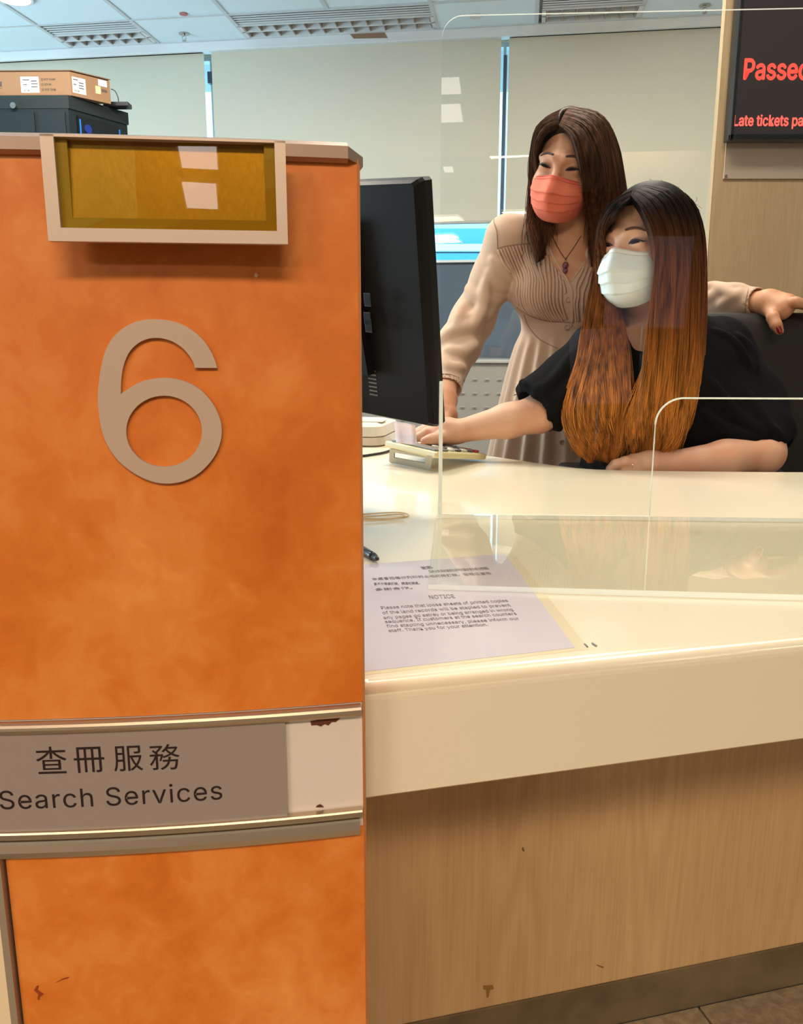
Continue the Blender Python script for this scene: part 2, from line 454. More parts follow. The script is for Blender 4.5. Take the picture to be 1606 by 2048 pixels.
# ---- low metal cabinet with slots in front of the window wall
M_cab = mat('grey_cabinet_metal', sr(158, 156, 150), .45, .2)
M_cab_d = mat('cabinet_slot', sr(124, 122, 116), .6)
t = thing('low_cabinet', 'long low grey metal cabinet with rows of slots under the window', 'cabinet', wf(.5, .3, 0))
MB().box(wf(.3, .26, .06), 3.0, .36, .12, RW).build('plinth', mat('plinth_dark', sr(60, 60, 62), .6), t)
MB().box(wf(.3, .26, .488), 3.0, .42, .73, RW, bev=.003).build('body', M_cab, t)
MB().box(wf(.6, .265, .857), 2.64, .46, .02, RW, bev=.004).build('top', mat('cabinet_top', sr(175, 175, 170), .4), t)
sl = MB(); hd = MB()
for r in range(5):
    for c in range(0, 26):
        u = -.3 + c * .075
        if c % 9 == 8: continue
        hd.box(wf(u, .482, .75 - r * .085), .028, .004, .002, RW)
        sl.box(wf(u, .4812, .746 - r * .085), .026, .004, .004, RW)
sl.build('slots', M_cab_d, t, kind='stuff'); hd.build('slot_lips', mat('slot_lip', sr(200, 200, 195), .4), t, kind='stuff')

# clear screen standing on the low cabinet
t = thing('rear_screen', 'large clear acrylic screen standing on the low grey cabinet behind the women', 'screen', wf(.6, .27, .868))
q = WD * 0
def rs(x, y):
    d = ray(x, y); o = wf(0, .27, 0); k = np.dot(o - C0, WN) / np.dot(d, WN); p = C0 + d * k
    return float(np.dot(p - o, WD)), float(p[2])
ur, zr = rs(1415, 360)[0], rs(1100, 309)[1]
pts = [(-.62, .868), (ur, .868), (ur, zr - .06)] + [(ur - .06 + .06 * math.cos(a), zr - .06 + .06 * math.sin(a)) for a in np.linspace(0, math.pi / 2, 8)] + [(-.62, zr)]
V, Fc = prism(pts, wf(0, .27, 0), WD, (0, 0, 1), WN, -.002, .002)
M_rs = acrylic('rear_acrylic', (.985, .99, .99)); M_rse = acrylic('rear_acrylic_edge', (.95, .97, .97), .10)
o = ob('sheet', V, Fc, None, t, mats=[M_rs, M_rse]); fix_normals(o)
for p in o.data.polygons: p.material_index = 0 if abs(np.dot(np.array(p.normal), WN)) > .9 else 1

# ---- wood partition at the right with the ticket display
M_wood = wood('pale_wood_laminate', sr(196, 168, 130), sr(180, 150, 112))
PY = 2.95
xe = P(1433, 265, PY)[0]
struct(MB().box((xe + .9, PY + .016, 1.425), 1.8, .03, 2.85).build('wall_partition', M_wood)).name = 'wall_right_partition'
t = thing('backing_plate', 'brushed steel plate screwed to the wood wall below the ticket display', 'plate', P(1606, 358, PY - .002))
pa, pb = P(1446, 358, PY - .003), P(1452, 200, PY - .003)
M_steel = mat('brushed_steel', sr(206, 184, 164), .36, .35, bump=(30, .15, .0006, (1, 1, 30)))
MB().box(((pa[0] + 2.35) / 2, PY - .004, (pa[2] + 2.6) / 2), 2.35 - pa[0], .005, 2.6 - pa[2], bev=.001).build('plate', M_steel, t)
sc = P(1452, 352, PY - .008)
MB().tube([sc + [0, .004, 0], sc + [0, -.003, 0]], .0045, 12).build('screw', mat('screw_metal', (.3, .28, .25), .4, .9), t)
t = thing('ticket_display', 'wall-mounted black screen showing red ticket text', 'screen', (xe + .5, PY - .04, 1.68))
dl = P(1459, 279, PY - .07); dtop = 2.45
dw = 1.25
M_bez = mat('black_bezel', (.012, .012, .014), .25, spec=.5)
dz0 = dl[2]; dx0 = dl[0]
fb = MB(); by = PY - .05
fb.box((dx0 + dw / 2, by + .012, (dz0 + dtop) / 2), dw, .05, dtop - dz0, bev=.004)
fb.build('housing', M_bez, t)
bz = MB(); b_ = .012
bz.box((dx0 + b_ / 2, by - .016, (dz0 + dtop) / 2), b_, .014, dtop - dz0, bev=.002); bz.box((dx0 + dw - b_ / 2, by - .016, (dz0 + dtop) / 2), b_, .014, dtop - dz0, bev=.002)
bz.box((dx0 + dw / 2, by - .016, dz0 + b_ * .7), dw, .014, b_ * 1.4, bev=.002); bz.box((dx0 + dw / 2, by - .016, dtop - b_ / 2), dw, .014, b_, bev=.002)
bz.build('bezel', M_bez, t)
M_scr = mat('display_glass', (.020, .017, .017), .12, spec=.5, emit=((.020, .013, .013), 1.0))
scr = MB().box((dx0 + dw / 2, by - .0145, (dz0 + dtop) / 2), dw - 2 * b_, .004, dtop - dz0 - 2 * b_).build('glass', M_scr, t)
M_red = mat('red_pixels', (.8, .05, .03), .4, emit=((1.0, .075, .05), 1.0))
sy = by - .0168
def fr_scr(x0, z0): return lambda u, v, h: np.array([x0 + u, sy - h, z0 + v])
a = P(1486, 159, sy); b = P(1606, 130, sy)
V, Fc = text_fit('Passed', .207, .060, fr_scr(a[0], a[2]), heavy=.0042)
ob('lettering', V, Fc, M_red, t, label='large red ticket message')
a = P(1466, 252, sy)
V, Fc = text_fit('Late tickets passed', .300, .0415, fr_scr(a[0], a[2] - .008), heavy=.0022)
ob('lettering', V, Fc, mat('red_pixels_small', (.8, .08, .06), .4, emit=((1.0, .13, .10), 1.0)), t, label='small red message line')

# ---- ceiling fittings
M_fix = mat('fitting_white', (.72, .76, .78), .4)
M_louv = mat('louvre_mirror', sr(176, 160, 150), .3, .6)
M_tray = mat('fitting_tray', sr(120, 98, 86), .45, .3)
def louvre_light(ua, ub, wa, wb, label, cells):
    t = thing('ceiling_light', label, 'ceiling light', wf((ua + ub) / 2, (wa + wb) / 2, CEIL - .005), group='unlit louvred fittings by the window')
    wm = (wa + wb) / 2; L = ub - ua; um = (ua + ub) / 2
    MB().box(wf(um, wm, CEIL + .055), L - .01, wb - wa, .006, RW).build('tray', M_tray, t)
    f = MB()
    for w in (wa, wm, wb): f.box(wf(um, w, CEIL + .012), L, .016 if w != wm else .012, .03, RW, bev=.001)
    for u in (ua + .012, ub - .012): f.box(wf(u, wm, CEIL + .012), .024, wb - wa, .03, RW)
    f.build('frame', M_fix, t)
    for r in (0, 1):
        w0 = wa if r == 0 else wm
        for k in range(cells + 1):
            l = MB()
            u = ua + .03 + (L - .06) * k / cells
            # V-shaped cross blade
            c = wf(u, w0 + (wb - wa) / 4, CEIL + .026)
            wd = (wb - wa) / 2 - .014
            pr = [(-.012, -.022), (.012, -.022), (.003, .028), (-.003, .028)]
            V, Fc = prism(pr, c, WD, (0, 0, -1), WN, -wd / 2, wd / 2); l.add(V, Fc)
            l.build('louvre_blade', M_louv, t)
        MB().tube([wf(ua + .03, w0 + (wb - wa) / 4, CEIL + .045), wf(ub - .03, w0 + (wb - wa) / 4, CEIL + .045)], .008, 8).build('tube', mat('unlit_tube', (.8, .8, .78), .4), t, smooth=True)
louvre_light(-.965, .235, .115, .315, 'long double-row louvred ceiling light between the middle pair of gridlines', 12)
louvre_light(-2.165, -1.565, .115, .315, 'short louvred ceiling light above the server cabinet', 6)
louvre_light(.865, 1.435, .115, .315, 'short louvred ceiling light above the standing woman', 6)
def vent(ua, ub, wa, wb, label):
    t = thing('ceiling_vent', label, 'vent', wf((ua + ub) / 2, (wa + wb) / 2, CEIL - .003), group='slot vents in the ceiling')
    um, wm = (ua + ub) / 2, (wa + wb) / 2
    MB().box(wf(um, wm, CEIL + .03), ub - ua, wb - wa, .004, RW).build('backing', M_dark, t)
    n = 4; st = (wb - wa) / (n + .5)
    for k in range(n + 1):
        MB().box(wf(um, wa + k * st + st * .3, CEIL + .004), ub - ua, st * .48, .004, RW, bev=.001).build('slat', M_fix, t)
vent(-.965, .235, .335, .485, 'long slot vent beside the long ceiling light')
vent(-2.165, -1.565, .335, .485, 'short slot vent beside the light above the server cabinet')
vent(.865, 1.435, .335, .485, 'short slot vent beside the light above the standing woman')
M_chr = mat('chrome', (.5, .5, .48), .25, 1.0)
def sprinkler(u, w, label):
    c = wf(u, w, CEIL)
    t = thing('sprinkler_head', label, 'sprinkler', c - [0, 0, .045], group='sprinkler heads in the ceiling')
    MB().tube([c + [0, 0, .004], c - [0, 0, .003]], .032, 20).build('rose', M_chr, t)
    b = MB(); b.tube([c, c - [0, 0, .012]], .009, 10)
    for s in (-1, 1): b.tube(smooth_path([c - [0, 0, .01], c + [s * .013, 0, -.022], c - [0, 0, .038]], 8), .0022, 6)
    b.build('yoke', M_chr, t, smooth=True)
    MB().tube([c - [0, 0, .038], c - [0, 0, .0405]], .013, 14).build('deflector', M_chr, t)
sprinkler(-1.335, .235, 'brass sprinkler head left, near the vertical window gap')
sprinkler(1.78, .25, 'sprinkler head at the upper right, beside the ticket display')
# small round marks: detector disc and smoke sensor
c = PZ(367, 28, CEIL)
tag(MB().tube([c + [0, 0, .002], c - [0, 0, .003]], .024, 20).build('indicator_disc', mat('red_disc', sr(190, 110, 110), .5)), 'small red disc stuck on a ceiling tile', 'disc')
c = PZ(950, 32, CEIL)
tag(MB().tube([c + [0, 0, .002], c - [0, 0, .008]], .035, 20).build('detector', M_fix), 'small white round detector flush in the ceiling', 'detector')
c = PZ(28, -6, CEIL)
tt = thing('downlight', 'round glowing downlight at the top left corner', 'ceiling light', c - np.array([0, 0, .02]))
MB().tube([c + [0, 0, .004], c - [0, 0, .012]], .10, 28).build('ring', M_fix, tt)
MB().tube([c - [0, 0, .012], c - [0, 0, .014]], .085, 28).build('diffuser', mat('lamp_glow', (1, 1, 1), .5, emit=((1, .86, .62), 4.0)), tt)
# brown stain patch on the head trim
a = PZ(735, 76, 2.8)
pts = [(-.10, -.012), (.115, -.018), (.085, .028), (-.13, .022)]
cc = wf(float(np.dot(a - W0, WD)), .088, 2.835)
V, Fc = prism(pts, cc, WD, (0, 0, 1), WN, 0, .0015)
tag(ob('tape_patch', V, Fc, mat('brown_tape', sr(150, 118, 96), .7)), 'brown tape patch stuck on the white trim above the middle blind', 'tape')
def lamp_panel(x, y, sx, sy_, label, col, e):
    t = thing('ceiling_light', label, 'ceiling light', (x, y, CEIL - .03), group='lit ceiling fittings over hall and counter')
    MB().box((x, y, CEIL - .02), sx + .05, sy_ + .05, .03, bev=.003).build('frame', M_fix, t)
    MB().box((x, y, CEIL - .038), sx, sy_, .004).build('diffuser', mat('tube_glow', (1, 1, 1), .5, emit=(col, e)), t)
lamp_panel(.2, -2.15, 1.6, .5, 'wide warm lit ceiling fitting over the middle of the public hall', (1, .84, .66), 5)
lamp_panel(-2.6, -4.6, 1.5, .6, 'broad lit ceiling fitting at the far left of the hall', (1, .92, .82), 5)  # panel added to go with the face fill
lamp_panel(-1.9, -2.4, 1.2, .5, 'warm lit ceiling fitting over the left side of the public hall', (1, .84, .66), 5)
lamp_panel(.5, 1.9, 1.2, .3, 'lit ceiling fitting straight over the office desk', (1, .92, .82), 5)  # three office panels added to go with the office fill
lamp_panel(-1.2, 3.0, 1.2, .3, 'lit ceiling fitting near the server cabinet', (1, .92, .82), 5)
lamp_panel(1.2, 3.2, 1.2, .3, 'lit ceiling fitting near the ticket display', (1, .92, .82), 5)
lamp_panel(-.29, -4.32, .22, .40, 'narrow lit ceiling fitting in the hall, nearest the counter of its row', (1, .88, .82), 8)
lamp_panel(-.31, -5.08, .22, .55, 'narrow lit ceiling fitting in the hall, second of its row', (1, .88, .82), 8)
lamp_panel(-.44, -7.4, .10, .30, 'narrow lit ceiling fitting at the far end of the hall', (1, .88, .82), 8)
# ================================================================ COUNTER
GZ_ = np.array([0, 0, 1.0])
M_solid = mat('cream_solid_surface', sr(240, 226, 198), .24, spec=.5, coat=.12)
M_woodc = wood('counter_wood_laminate', sr(214, 176, 128), sr(196, 156, 110))
HC = .75
t = thing('counter', 'cream solid-surface counter with a thick rounded front edge over pale wood', 'counter', (.3, .9, 0))
bk = [(P(981, 910, 1.788)), (PZ(1078, 925, HC)), (PZ(1160, 935.5, HC)), (PZ(1235, 939, HC)), (PZ(1320, 940.5, HC)), (PZ(1450, 942, HC)), (PZ(1606, 943, HC))]
bk[0] = PZ(981, 911, HC)
back = [(-.62, 2.45), (-.3, 2.2), (-.05, 1.99), (.09, 1.87)] + [(p[0], p[1]) for p in bk] + [(1.0, 1.56), (1.35, 1.60)]
back = [tuple(p) for p in smooth_path([(x, y, 0) for x, y in back], 60)[:, :2]]
fa, fb_ = cf(-.003, 0, 0), cf(1.35, 0, 0)
front = [(fb_[0], fb_[1]), (fa[0], fa[1]), (fa[0] + .001, .64), (-.62, .64)]
outer = back + front
# top slab with rounded edge: build by rings
def slab(outer, z1, z0, rad):
    n = len(outer); q = np.array(outer); c = q.mean(0)
    e = np.roll(q, -1, 0) - q; nn = np.stack([e[:, 1], -e[:, 0]], 1); nn /= np.linalg.norm(nn, axis=1)[:, None]
    m = nn + np.roll(nn, 1, 0); m /= np.maximum(np.linalg.norm(m, axis=1)[:, None], .3)
    area_ = .5 * np.sum(q[:, 0] * np.roll(q[:, 1], -1) - np.roll(q[:, 0], -1) * q[:, 1])
    if area_ > 0: m = m
    else: m = -m
    rings = []
    for a in np.linspace(0, math.pi / 2, 7):
        off = rad * (1 - math.sin(a)); z = z1 - rad * (1 - math.cos(a))
        rings.append(np.c_[q - m * off, np.full(n, z)])
    rings.append(np.c_[q, np.full(n, z0 + .002)]); rings.append(np.c_[q - m * .002, np.full(n, z0)])
    V = np.concatenate(rings); Fc = [tuple(range(n))]
    for r in range(len(rings) - 1):
        for i in range(n):
            j = (i + 1) % n; Fc.append((r * n + i, r * n + j, (r + 1) * n + j, (r + 1) * n + i))
    Fc.append(tuple((len(rings) - 1) * n + i for i in range(n))[::-1])
    return V, Fc
V, Fc = slab(outer, HC, HC - .030, .009)
o = ob('worktop', V, Fc, M_solid, t); fix_normals(o)
for p in o.data.polygons: p.use_smooth = len(p.vertices) == 4
# thick front fascia: profile swept straight along the front
prof = [(0.06, HC - .030)]
fr_ = []
for a in np.linspace(0, math.pi / 2, 8):
    fr_.append((-.013 * (1 - math.sin(a)) + .0, HC - .013 * (1 - math.cos(a))))
pf = [(-.05, HC - .0001)] + [(x + .0008, z + .0004) for x, z in fr_] + [(.0008, .659), (-.003, .656), (-.05, .656)]
V, Fc = prism(pf, cf(0, 0, 0), CN, (0, 0, 1), CD, -.003, 1.35)
o = ob('fascia', V, Fc, M_solid, t); fix_normals(o)
# wood front panels, recessed for the knees
pw = WF
jn = 1.28
for a, b in ((-.05, jn - .0015), (jn + .0015, 1.35)):
    MB().box(cf((a + b) / 2, pw - .012, (.074 + .72) / 2), b - a, .02, .72 - .074, RC, bev=.0008).build('front_panel', M_woodc, t)
MB().box(cf(.65, pw - .011, .037), 1.4, .024, .074, RC, bev=.001).build('kick_plate', mat('kick_metal', sr(128, 110, 82), .5, .2, noise=(sr(104, 88, 66), 12, 5, (1, 1, 1), .4, .7)), t)
MB().box(cf(.75, pw - .2, .70), 1.1, .03, .05, RC).build('bearer', M_woodc, t)
MB().box(cf(.69, -.22, .70), 1.3, .30, .03, RC).build('underside', M_woodc, t)

WPO = cf(0, pw - .0019, 0)
def wp(x, y):
    q = PP(x, y, WPO, CN) - WPO; return float(q @ CD), float(q[2])
fp = [o for o in bpy.data.objects if o.parent == t and o.name == 'front_panel'][0]
for pts, col in (([(966, 1971), (985, 1970), (988, 1977), (980, 1980), (977, 1994), (973, 1996), (972, 1980), (966, 1978)], (150, 112, 58)),
                 ([(1043, 1697), (1046, 1694), (1049, 1702), (1046, 1703)], (120, 84, 50)), ([(1193, 1929), (1208, 1934), (1206, 1936), (1193, 1931)], (130, 92, 56))):
    V, Fc = prism([wp(*p) for p in pts], WPO, CD, GZ_, CN, 0, .0003); fix_normals(ob('stain', V, Fc, mat('stain_brown', sr(*col), .7), fp))
# ================================================================ PILLAR (curved orange divider)
AC = np.array([-.325, 2.005]); AR = 1.5
def arc(phi, out=0.0, z=0.0):
    r = AR + out
    return np.array([AC[0] + r * math.sin(phi), AC[1] - r * math.cos(phi), z])
def hit_arc(px, py, out=0.0):
    d = ray(px, py); o = C0; r = AR + out
    ox, oy = o[0] - AC[0], o[1] - AC[1]
    A = d[0] ** 2 + d[1] ** 2; B = 2 * (ox * d[0] + oy * d[1]); Cc = ox * ox + oy * oy - r * r
    tt = (-B - math.sqrt(B * B - 4 * A * Cc)) / (2 * A)
    q = o + d * tt; return math.atan2(q[0] - AC[0], AC[1] - q[1]), q[2]
PH1 = hit_arc(720.5, 1000)[0]; PH0 = -.16
def arc_slab(z0, z1, o0, o1, pa, pb, n=26, prof=None, endcut=0.0):
    """curved bar: cross-section (out,z) polygon swept along the arc"""
    pr = prof or [(o0, z0), (o1, z0), (o1, z1), (o0, z1)]
    k = len(pr); V = []
    for i in range(n):
        p = pa + (pb - pa) * i / (n - 1)
        for (oo, z) in pr: V.append(arc(p, oo, z))
    Fc = [(i * k + j, i * k + (j + 1) % k, (i + 1) * k + (j + 1) % k, (i + 1) * k + j) for i in range(n - 1) for j in range(k)]
    Fc += [tuple(range(k)), tuple((n - 1) * k + j for j in range(k))[::-1]]
    return V, Fc
def orange():
    m = bpy.data.materials.new('orange_stucco_laminate'); m.use_nodes = True; nt = m.node_tree; b = nt.nodes['Principled BSDF']
    tc = nt.nodes.new('ShaderNodeTexCoord')
    def nz(scale, det, dist, rough=.5, st=(1, 1, 1)):
        mp = nt.nodes.new('ShaderNodeMapping'); mp.inputs['Scale'].default_value = st
        n = nt.nodes.new('ShaderNodeTexNoise'); n.inputs['Scale'].default_value = scale; n.inputs['Detail'].default_value = det
        n.inputs['Distortion'].default_value = dist; n.inputs['Roughness'].default_value = rough
        nt.links.new(tc.outputs['Object'], mp.inputs[0]); nt.links.new(mp.outputs[0], n.inputs[0]); return n.outputs[0]
    def ma(op, a, c):
        k = nt.nodes.new('ShaderNodeMath'); k.operation = op
        for i, q in enumerate((a, c)):
            if isinstance(q, (int, float)): k.inputs[i].default_value = q
            else: nt.links.new(q, k.inputs[i])
        return k.outputs[0]
    s = ma('ADD', ma('MULTIPLY', nz(13, 4, .5, .55, (1, 1, .8)), .55), ma('MULTIPLY', nz(38, 6, .7, .65), .34))
    s = ma('ADD', s, ma('MULTIPLY', nz(5.0, 2, .4), .30))
    cr = nt.nodes.new('ShaderNodeValToRGB'); e = cr.color_ramp.elements
    e[0].position = .40; e[0].color = (*sr(200, 98, 14), 1)
    e[1].position = .76; e[1].color = (*sr(236, 150, 74), 1)
    x = e.new(.56); x.color = (*sr(219, 119, 36), 1)
    nt.links.new(s, cr.inputs[0]); nt.links.new(cr.outputs[0], b.inputs['Base Color'])
    b.inputs['Roughness'].default_value = .48
    n = nt.nodes.new('ShaderNodeBump'); n.inputs['Strength'].default_value = .08; n.inputs['Distance'].default_value = .0004
    nt.links.new(nz(900, 2, 0), n.inputs['Height']); nt.links.new(n.outputs[0], b.inputs['Normal'])
    return m
M_or = orange()
M_ored = mat('orange_edge_band', sr(222, 140, 78), .5)
M_sil = mat('brushed_aluminium', sr(200, 180, 156), .34, .9)
M_cap = mat('cap_metal', sr(168, 142, 124), .4, .5)
t = thing('counter_divider', 'curved orange counter divider with a large grey number 6 and service sign', 'divider', (-.2, .53, 0))
ZT = 1.106
ZB1, ZB0 = .752, .653
body = MB()
V, Fc = arc_slab(0, 0, 0, 0, PH0, PH1, prof=[(0, ZB1), (0, ZT), (-.075, ZT), (-.075, ZB1)]); 
o = ob('upper_panel', V, Fc, M_or, t); fix_normals(o)
pl = hit_arc(15, 1750)[0]
V, Fc = arc_slab(0, 0, 0, 0, pl, PH1, prof=[(0, 0), (0, ZB0 + .002), (-.075, ZB0 + .002), (-.075, 0)]);
o = ob('lower_panel', V, Fc, M_or, t); fix_normals(o)
V, Fc = arc_slab(0, 0, 0, 0, PH0, PH1, prof=[(-.002, ZB0), (-.002, ZB1), (-.075, ZB1), (-.075, ZB0)]);
o = ob('sign_channel', V, Fc, mat('channel_white', sr(226, 212, 200), .45), t); fix_normals(o)
# edge band on the right end
V = []; 
for oo, dp in ((.0005, .0), (-.002, .0022), (-.076, .0022), (-.076, 0.0)):
    for z in (0, ZT): V.append(arc(PH1 + dp / AR * 1.0, oo, z))
o = ob('edge_band', V, [(0, 1, 3, 2), (2, 3, 5, 4), (4, 5, 7, 6), (6, 7, 1, 0), (1, 7, 5, 3), (0, 2, 4, 6)], M_ored, t); fix_normals(o)
# cap
V, Fc = arc_slab(0, 0, 0, 0, PH0, PH1 - .004, prof=[(-.08, ZT), (-.08, ZT + .009), (.001, ZT + .009), (.006, ZT + .006), (.006, ZT - .001), (.002, ZT - .003), (.0, ZT)])
o = ob('cap_strip', V, Fc, M_cap, t); fix_normals(o)
V = [arc(PH1 - .004, .006, ZT - .001), arc(PH1 - .004, .006, ZT + .006), arc(PH1 - .004, -.08, ZT + .009), arc(PH1 - .004, -.08, ZT - .001),
     arc(PH1 + .003, -.004, ZT - .0035), arc(PH1 + .003, -.004, ZT + .002), arc(PH1 + .003, -.08, ZT + .004), arc(PH1 + .003, -.08, ZT - .0035)]
o = ob('cap_end', V, [(0, 1, 2, 3), (4, 7, 6, 5), (0, 4, 5, 1), (1, 5, 6, 2), (2, 6, 7, 3), (3, 7, 4, 0)], M_cap, t); fix_normals(o)
# metal rails above and below the sign
def rail(name, prof, pb=None):
    V, Fc = arc_slab(0, 0, 0, 0, PH0, pb or PH1 - .001, n=40, prof=prof); o = ob(name, V, Fc, M_sil, t); fix_normals(o)
    return o
rp = [(-.001, .7505)] + [(.0006 + .0052 * math.sin(a), .7465 + .0045 * math.cos(a)) for a in np.linspace(0, math.pi, 9)] + [(-.001, .7415)]
rail('upper_rail', rp)
rail('lower_rail_lip', [(-.001, .6712), (.0045, .6712), (.0052, .6700), (.0052, .6662), (.0030, .6655), (-.001, .6655)])
rail('lower_rail', [(-.001, .6652), (.0052, .6650), (.0068, .6640), (.0085, .6585), (.0080, .6545), (.0066, .6532), (-.001, .6532)], PH1 - .0025)
# number six
six = [(1308,622),(1105,622),(1085,560),(1040,490),(980,430),(900,380),(820,355),(750,348),(670,358),(590,395),(520,460),(475,540),(448,630),(433,740),(430,860),(500,810),(600,755),(700,725),(820,712),(930,722),(1040,755),(1140,810),(1220,885),(1290,985),(1335,1090),(1350,1190),(1340,1290),(1300,1400),(1230,1500),(1140,1585),(1030,1645),(930,1672),(840,1678),(740,1665),(640,1630),(540,1575),(440,1500),(360,1410),(295,1300),(255,1180),(232,1050),(222,920),(230,760),(250,620),(285,480),(340,370),(430,275),(540,210),(650,182),(760,178),(880,190),(1000,230),(1110,300),(1200,390),(1260,490)]
def dense(seg, n): return [tuple(q) for q in smooth_path([(a, b, 0) for a, b in seg], n)[:, :2]]
six = dense(six[1:15], 40) + dense(six[14:], 110)[1:] + dense([six[-1], (1290, 560), six[0]], 6)[1:]
def s2a(x, y): return hit_arc(150 + x / 4.589, 600 + y / 4.589, .0)
so = [s2a(*p) for p in six]
hole = [s2a(824 + 345 * math.cos(a), 1200 + 325 * math.sin(a)) for a in np.linspace(0, 2 * math.pi, 56, endpoint=False)]
V, Fc = tri_prism([(a * AR, z) for a, z in so], [[(a * AR, z) for a, z in hole]], .0028, lambda u, v, h: arc(u / AR, .0002 + abs(h), v))
o = ob('numeral_six', V, Fc, mat('numeral_grey', sr(196, 170, 150), .55, .2), t, label='large grey raised numeral 6'); fix_normals(o)
# service sign plate with lettering
pe = hit_arc(573, 1550)[0]
V, Fc = arc_slab(0, 0, 0, 0, PH0, pe, n=30, prof=[(-.001, .6705), (.0022, .6705), (.0022, .7425), (-.001, .7425)])
o = ob('sign_plate', V, Fc, mat('sign_grey_acrylic', sr(156, 140, 132), .3, spec=.4), t, label='grey sliding sign plate'); fix_normals(o)
M_ink = mat('dark_sign_ink', sr(38, 18, 18), .5)
def fr_arc(px, py, base=.0023):
    a0, z0 = hit_arc(px, py, base)
    return lambda u, v, h: arc(a0 + u / (AR + base), base + h, z0 + v)
def arc_w(px0, px1, py): return (hit_arc(px1, py)[0] - hit_arc(px0, py)[0]) * AR
xs = [(75, 136), (150, 211), (229, 287), (301, 361)]
tops = [(1494, 1548), (1495, 1546), (1493, 1543), (1490, 1541)]
for ch, (x0, x1), (y0, y1) in zip('查冊服務', xs, tops):
    h = hit_arc(x0, y0)[1] - hit_arc(x0, y1)[1]
    V, Fc = text_fit(ch, arc_w(x0, x1, y0), h, fr_arc(x0, y1), kind='cjk', bold=0.0, lift=.0002)
    ob('character', V, Fc, M_ink, o)
V, Fc = text_fit('Search Services', arc_w(1, 445, 1600), hit_arc(1, 1581)[1] - hit_arc(1, 1619)[1], fr_arc(1, 1619), bold=0.0, space=1.06, lift=.0002)
ob('lettering', V, Fc, M_ink, o)
# chipped paint and screw marks
def arc_patch(pts, base, h): return tri_prism([(hit_arc(x, y)[0] * AR, hit_arc(x, y)[1]) for x, y in pts], [], h, lambda u, v, hh: arc(u / AR, base + abs(hh), v))
M_chip = mat('chipped_brown', sr(96, 44, 22), .7)
V, Fc = arc_patch([(621, 1445), (640, 1441), (660, 1440), (681, 1438), (672, 1446), (664, 1446), (657, 1453), (650, 1450), (642, 1455), (634, 1452), (623, 1453)], -.0018, .0004)
ob('chip', V, Fc, M_chip, t)
V, Fc = arc_patch([(632, 1617), (635, 1613), (641, 1611), (646, 1614), (648, 1617)], -.0018, .0004); ob('chip', V, Fc, M_chip, t)
for pts in ([(68, 1980), (73, 1972), (78, 1970), (76, 1980), (82, 1984), (88, 1988), (80, 1994), (79, 2000), (75, 1998), (77, 1988)], [(110, 1966), (125, 1957), (139, 1953), (137, 1956), (124, 1960)]):
    V, Fc = arc_patch(pts, .0001, .0002); ob('scratch', V, Fc, mat('scratch_brown', sr(150, 60, 20), .6), t)
V, Fc = arc_patch([(508, 551), (512, 545), (517, 551), (512, 556)], .0001, .0003); ob('chip', V, Fc, mat('pale_chip', sr(230, 190, 150), .6), t)
# cream panel and edge strip at the lower left
pc = hit_arc(5, 1850)[0]
V, Fc = arc_slab(0, 0, 0, 0, PH0, pl - .0042, prof=[(.004, 0), (.004, ZB0 - .0005), (-.075, ZB0 - .0005), (-.075, 0)]); o = ob('side_panel', V, Fc, mat('cream_panel', sr(238, 214, 176), .4), t, label='cream panel at the lower left'); fix_normals(o)
V, Fc = arc_slab(0, 0, 0, 0, pl - .0042, pl - .0010, n=3, prof=[(.0055, 0), (.0055, ZB0 - .0005), (-.02, ZB0 - .0005), (-.02, 0)]); o = ob('edge_strip', V, Fc, mat('strip_grey', sr(176, 158, 138), .4, .4), t); fix_normals(o)
V, Fc = arc_slab(0, 0, 0, 0, pl - .0010, pl, n=3, prof=[(-.006, 0), (-.006, ZB0 - .0005), (-.07, ZB0 - .0005), (-.07, 0)]); o = ob('gap_strip', V, Fc, mat('gap_brown', sr(120, 80, 30), .6), t); fix_normals(o)

# ---- amber name-card holder
gy = math.radians(7.2)
GU = np.array([math.cos(gy), math.sin(gy), 0]); GN = np.array([math.sin(gy), -math.cos(gy), 0])
GO = np.array(P(335, 375, .4905)); GZ = np.array([0, 0, 1.0])
def gp(x, y, h=0): 
    q = PP(x, y, GO + GN * h, GN) - GO; return float(q @ GU), float(q[2])
uL = gp(97, 480)[0]; uR = gp(576, 487)[0]; zB = (gp(103, 484)[1] + gp(577, 487)[1]) / 2; zTt = (gp(92, 267)[1] + gp(570, 283)[1]) / 2
def gf(u, z, h): return GO + GU * u + GZ * z + GN * h
t = thing('card_holder', 'amber glass card holder in a pale metal frame above the number 6', 'card holder', gf((uL + uR) / 2, zB, -.006))
M_frm = mat('pale_metal_frame', sr(214, 190, 172), .42, .35)
M_gold = mat('amber_back_plate', sr(138, 104, 8), .36, .45, coat=0, noise=(sr(156, 118, 12), 20, 3, (1, 1, .3), .3, .7), bump=(500, .25, .0006, (1, 1, .25)))
RG = np.array(Matrix.Rotation(gy, 3, 'Z'))
um = (uL + uR) / 2; W_ = uR - uL; H_ = zTt - zB
fw = .0072
dpt = .0022
V, Fc = prism([(uL + .001, zB + .001), (uR - .001, zB + .001), (uR - .001, zTt - .001), (uL + .001, zTt - .001)], GO - GN * .009, GU, GZ + GN * -.075, GN, 0, .004)
o = ob('back_plate', V, Fc, M_gold, t); fix_normals(o)
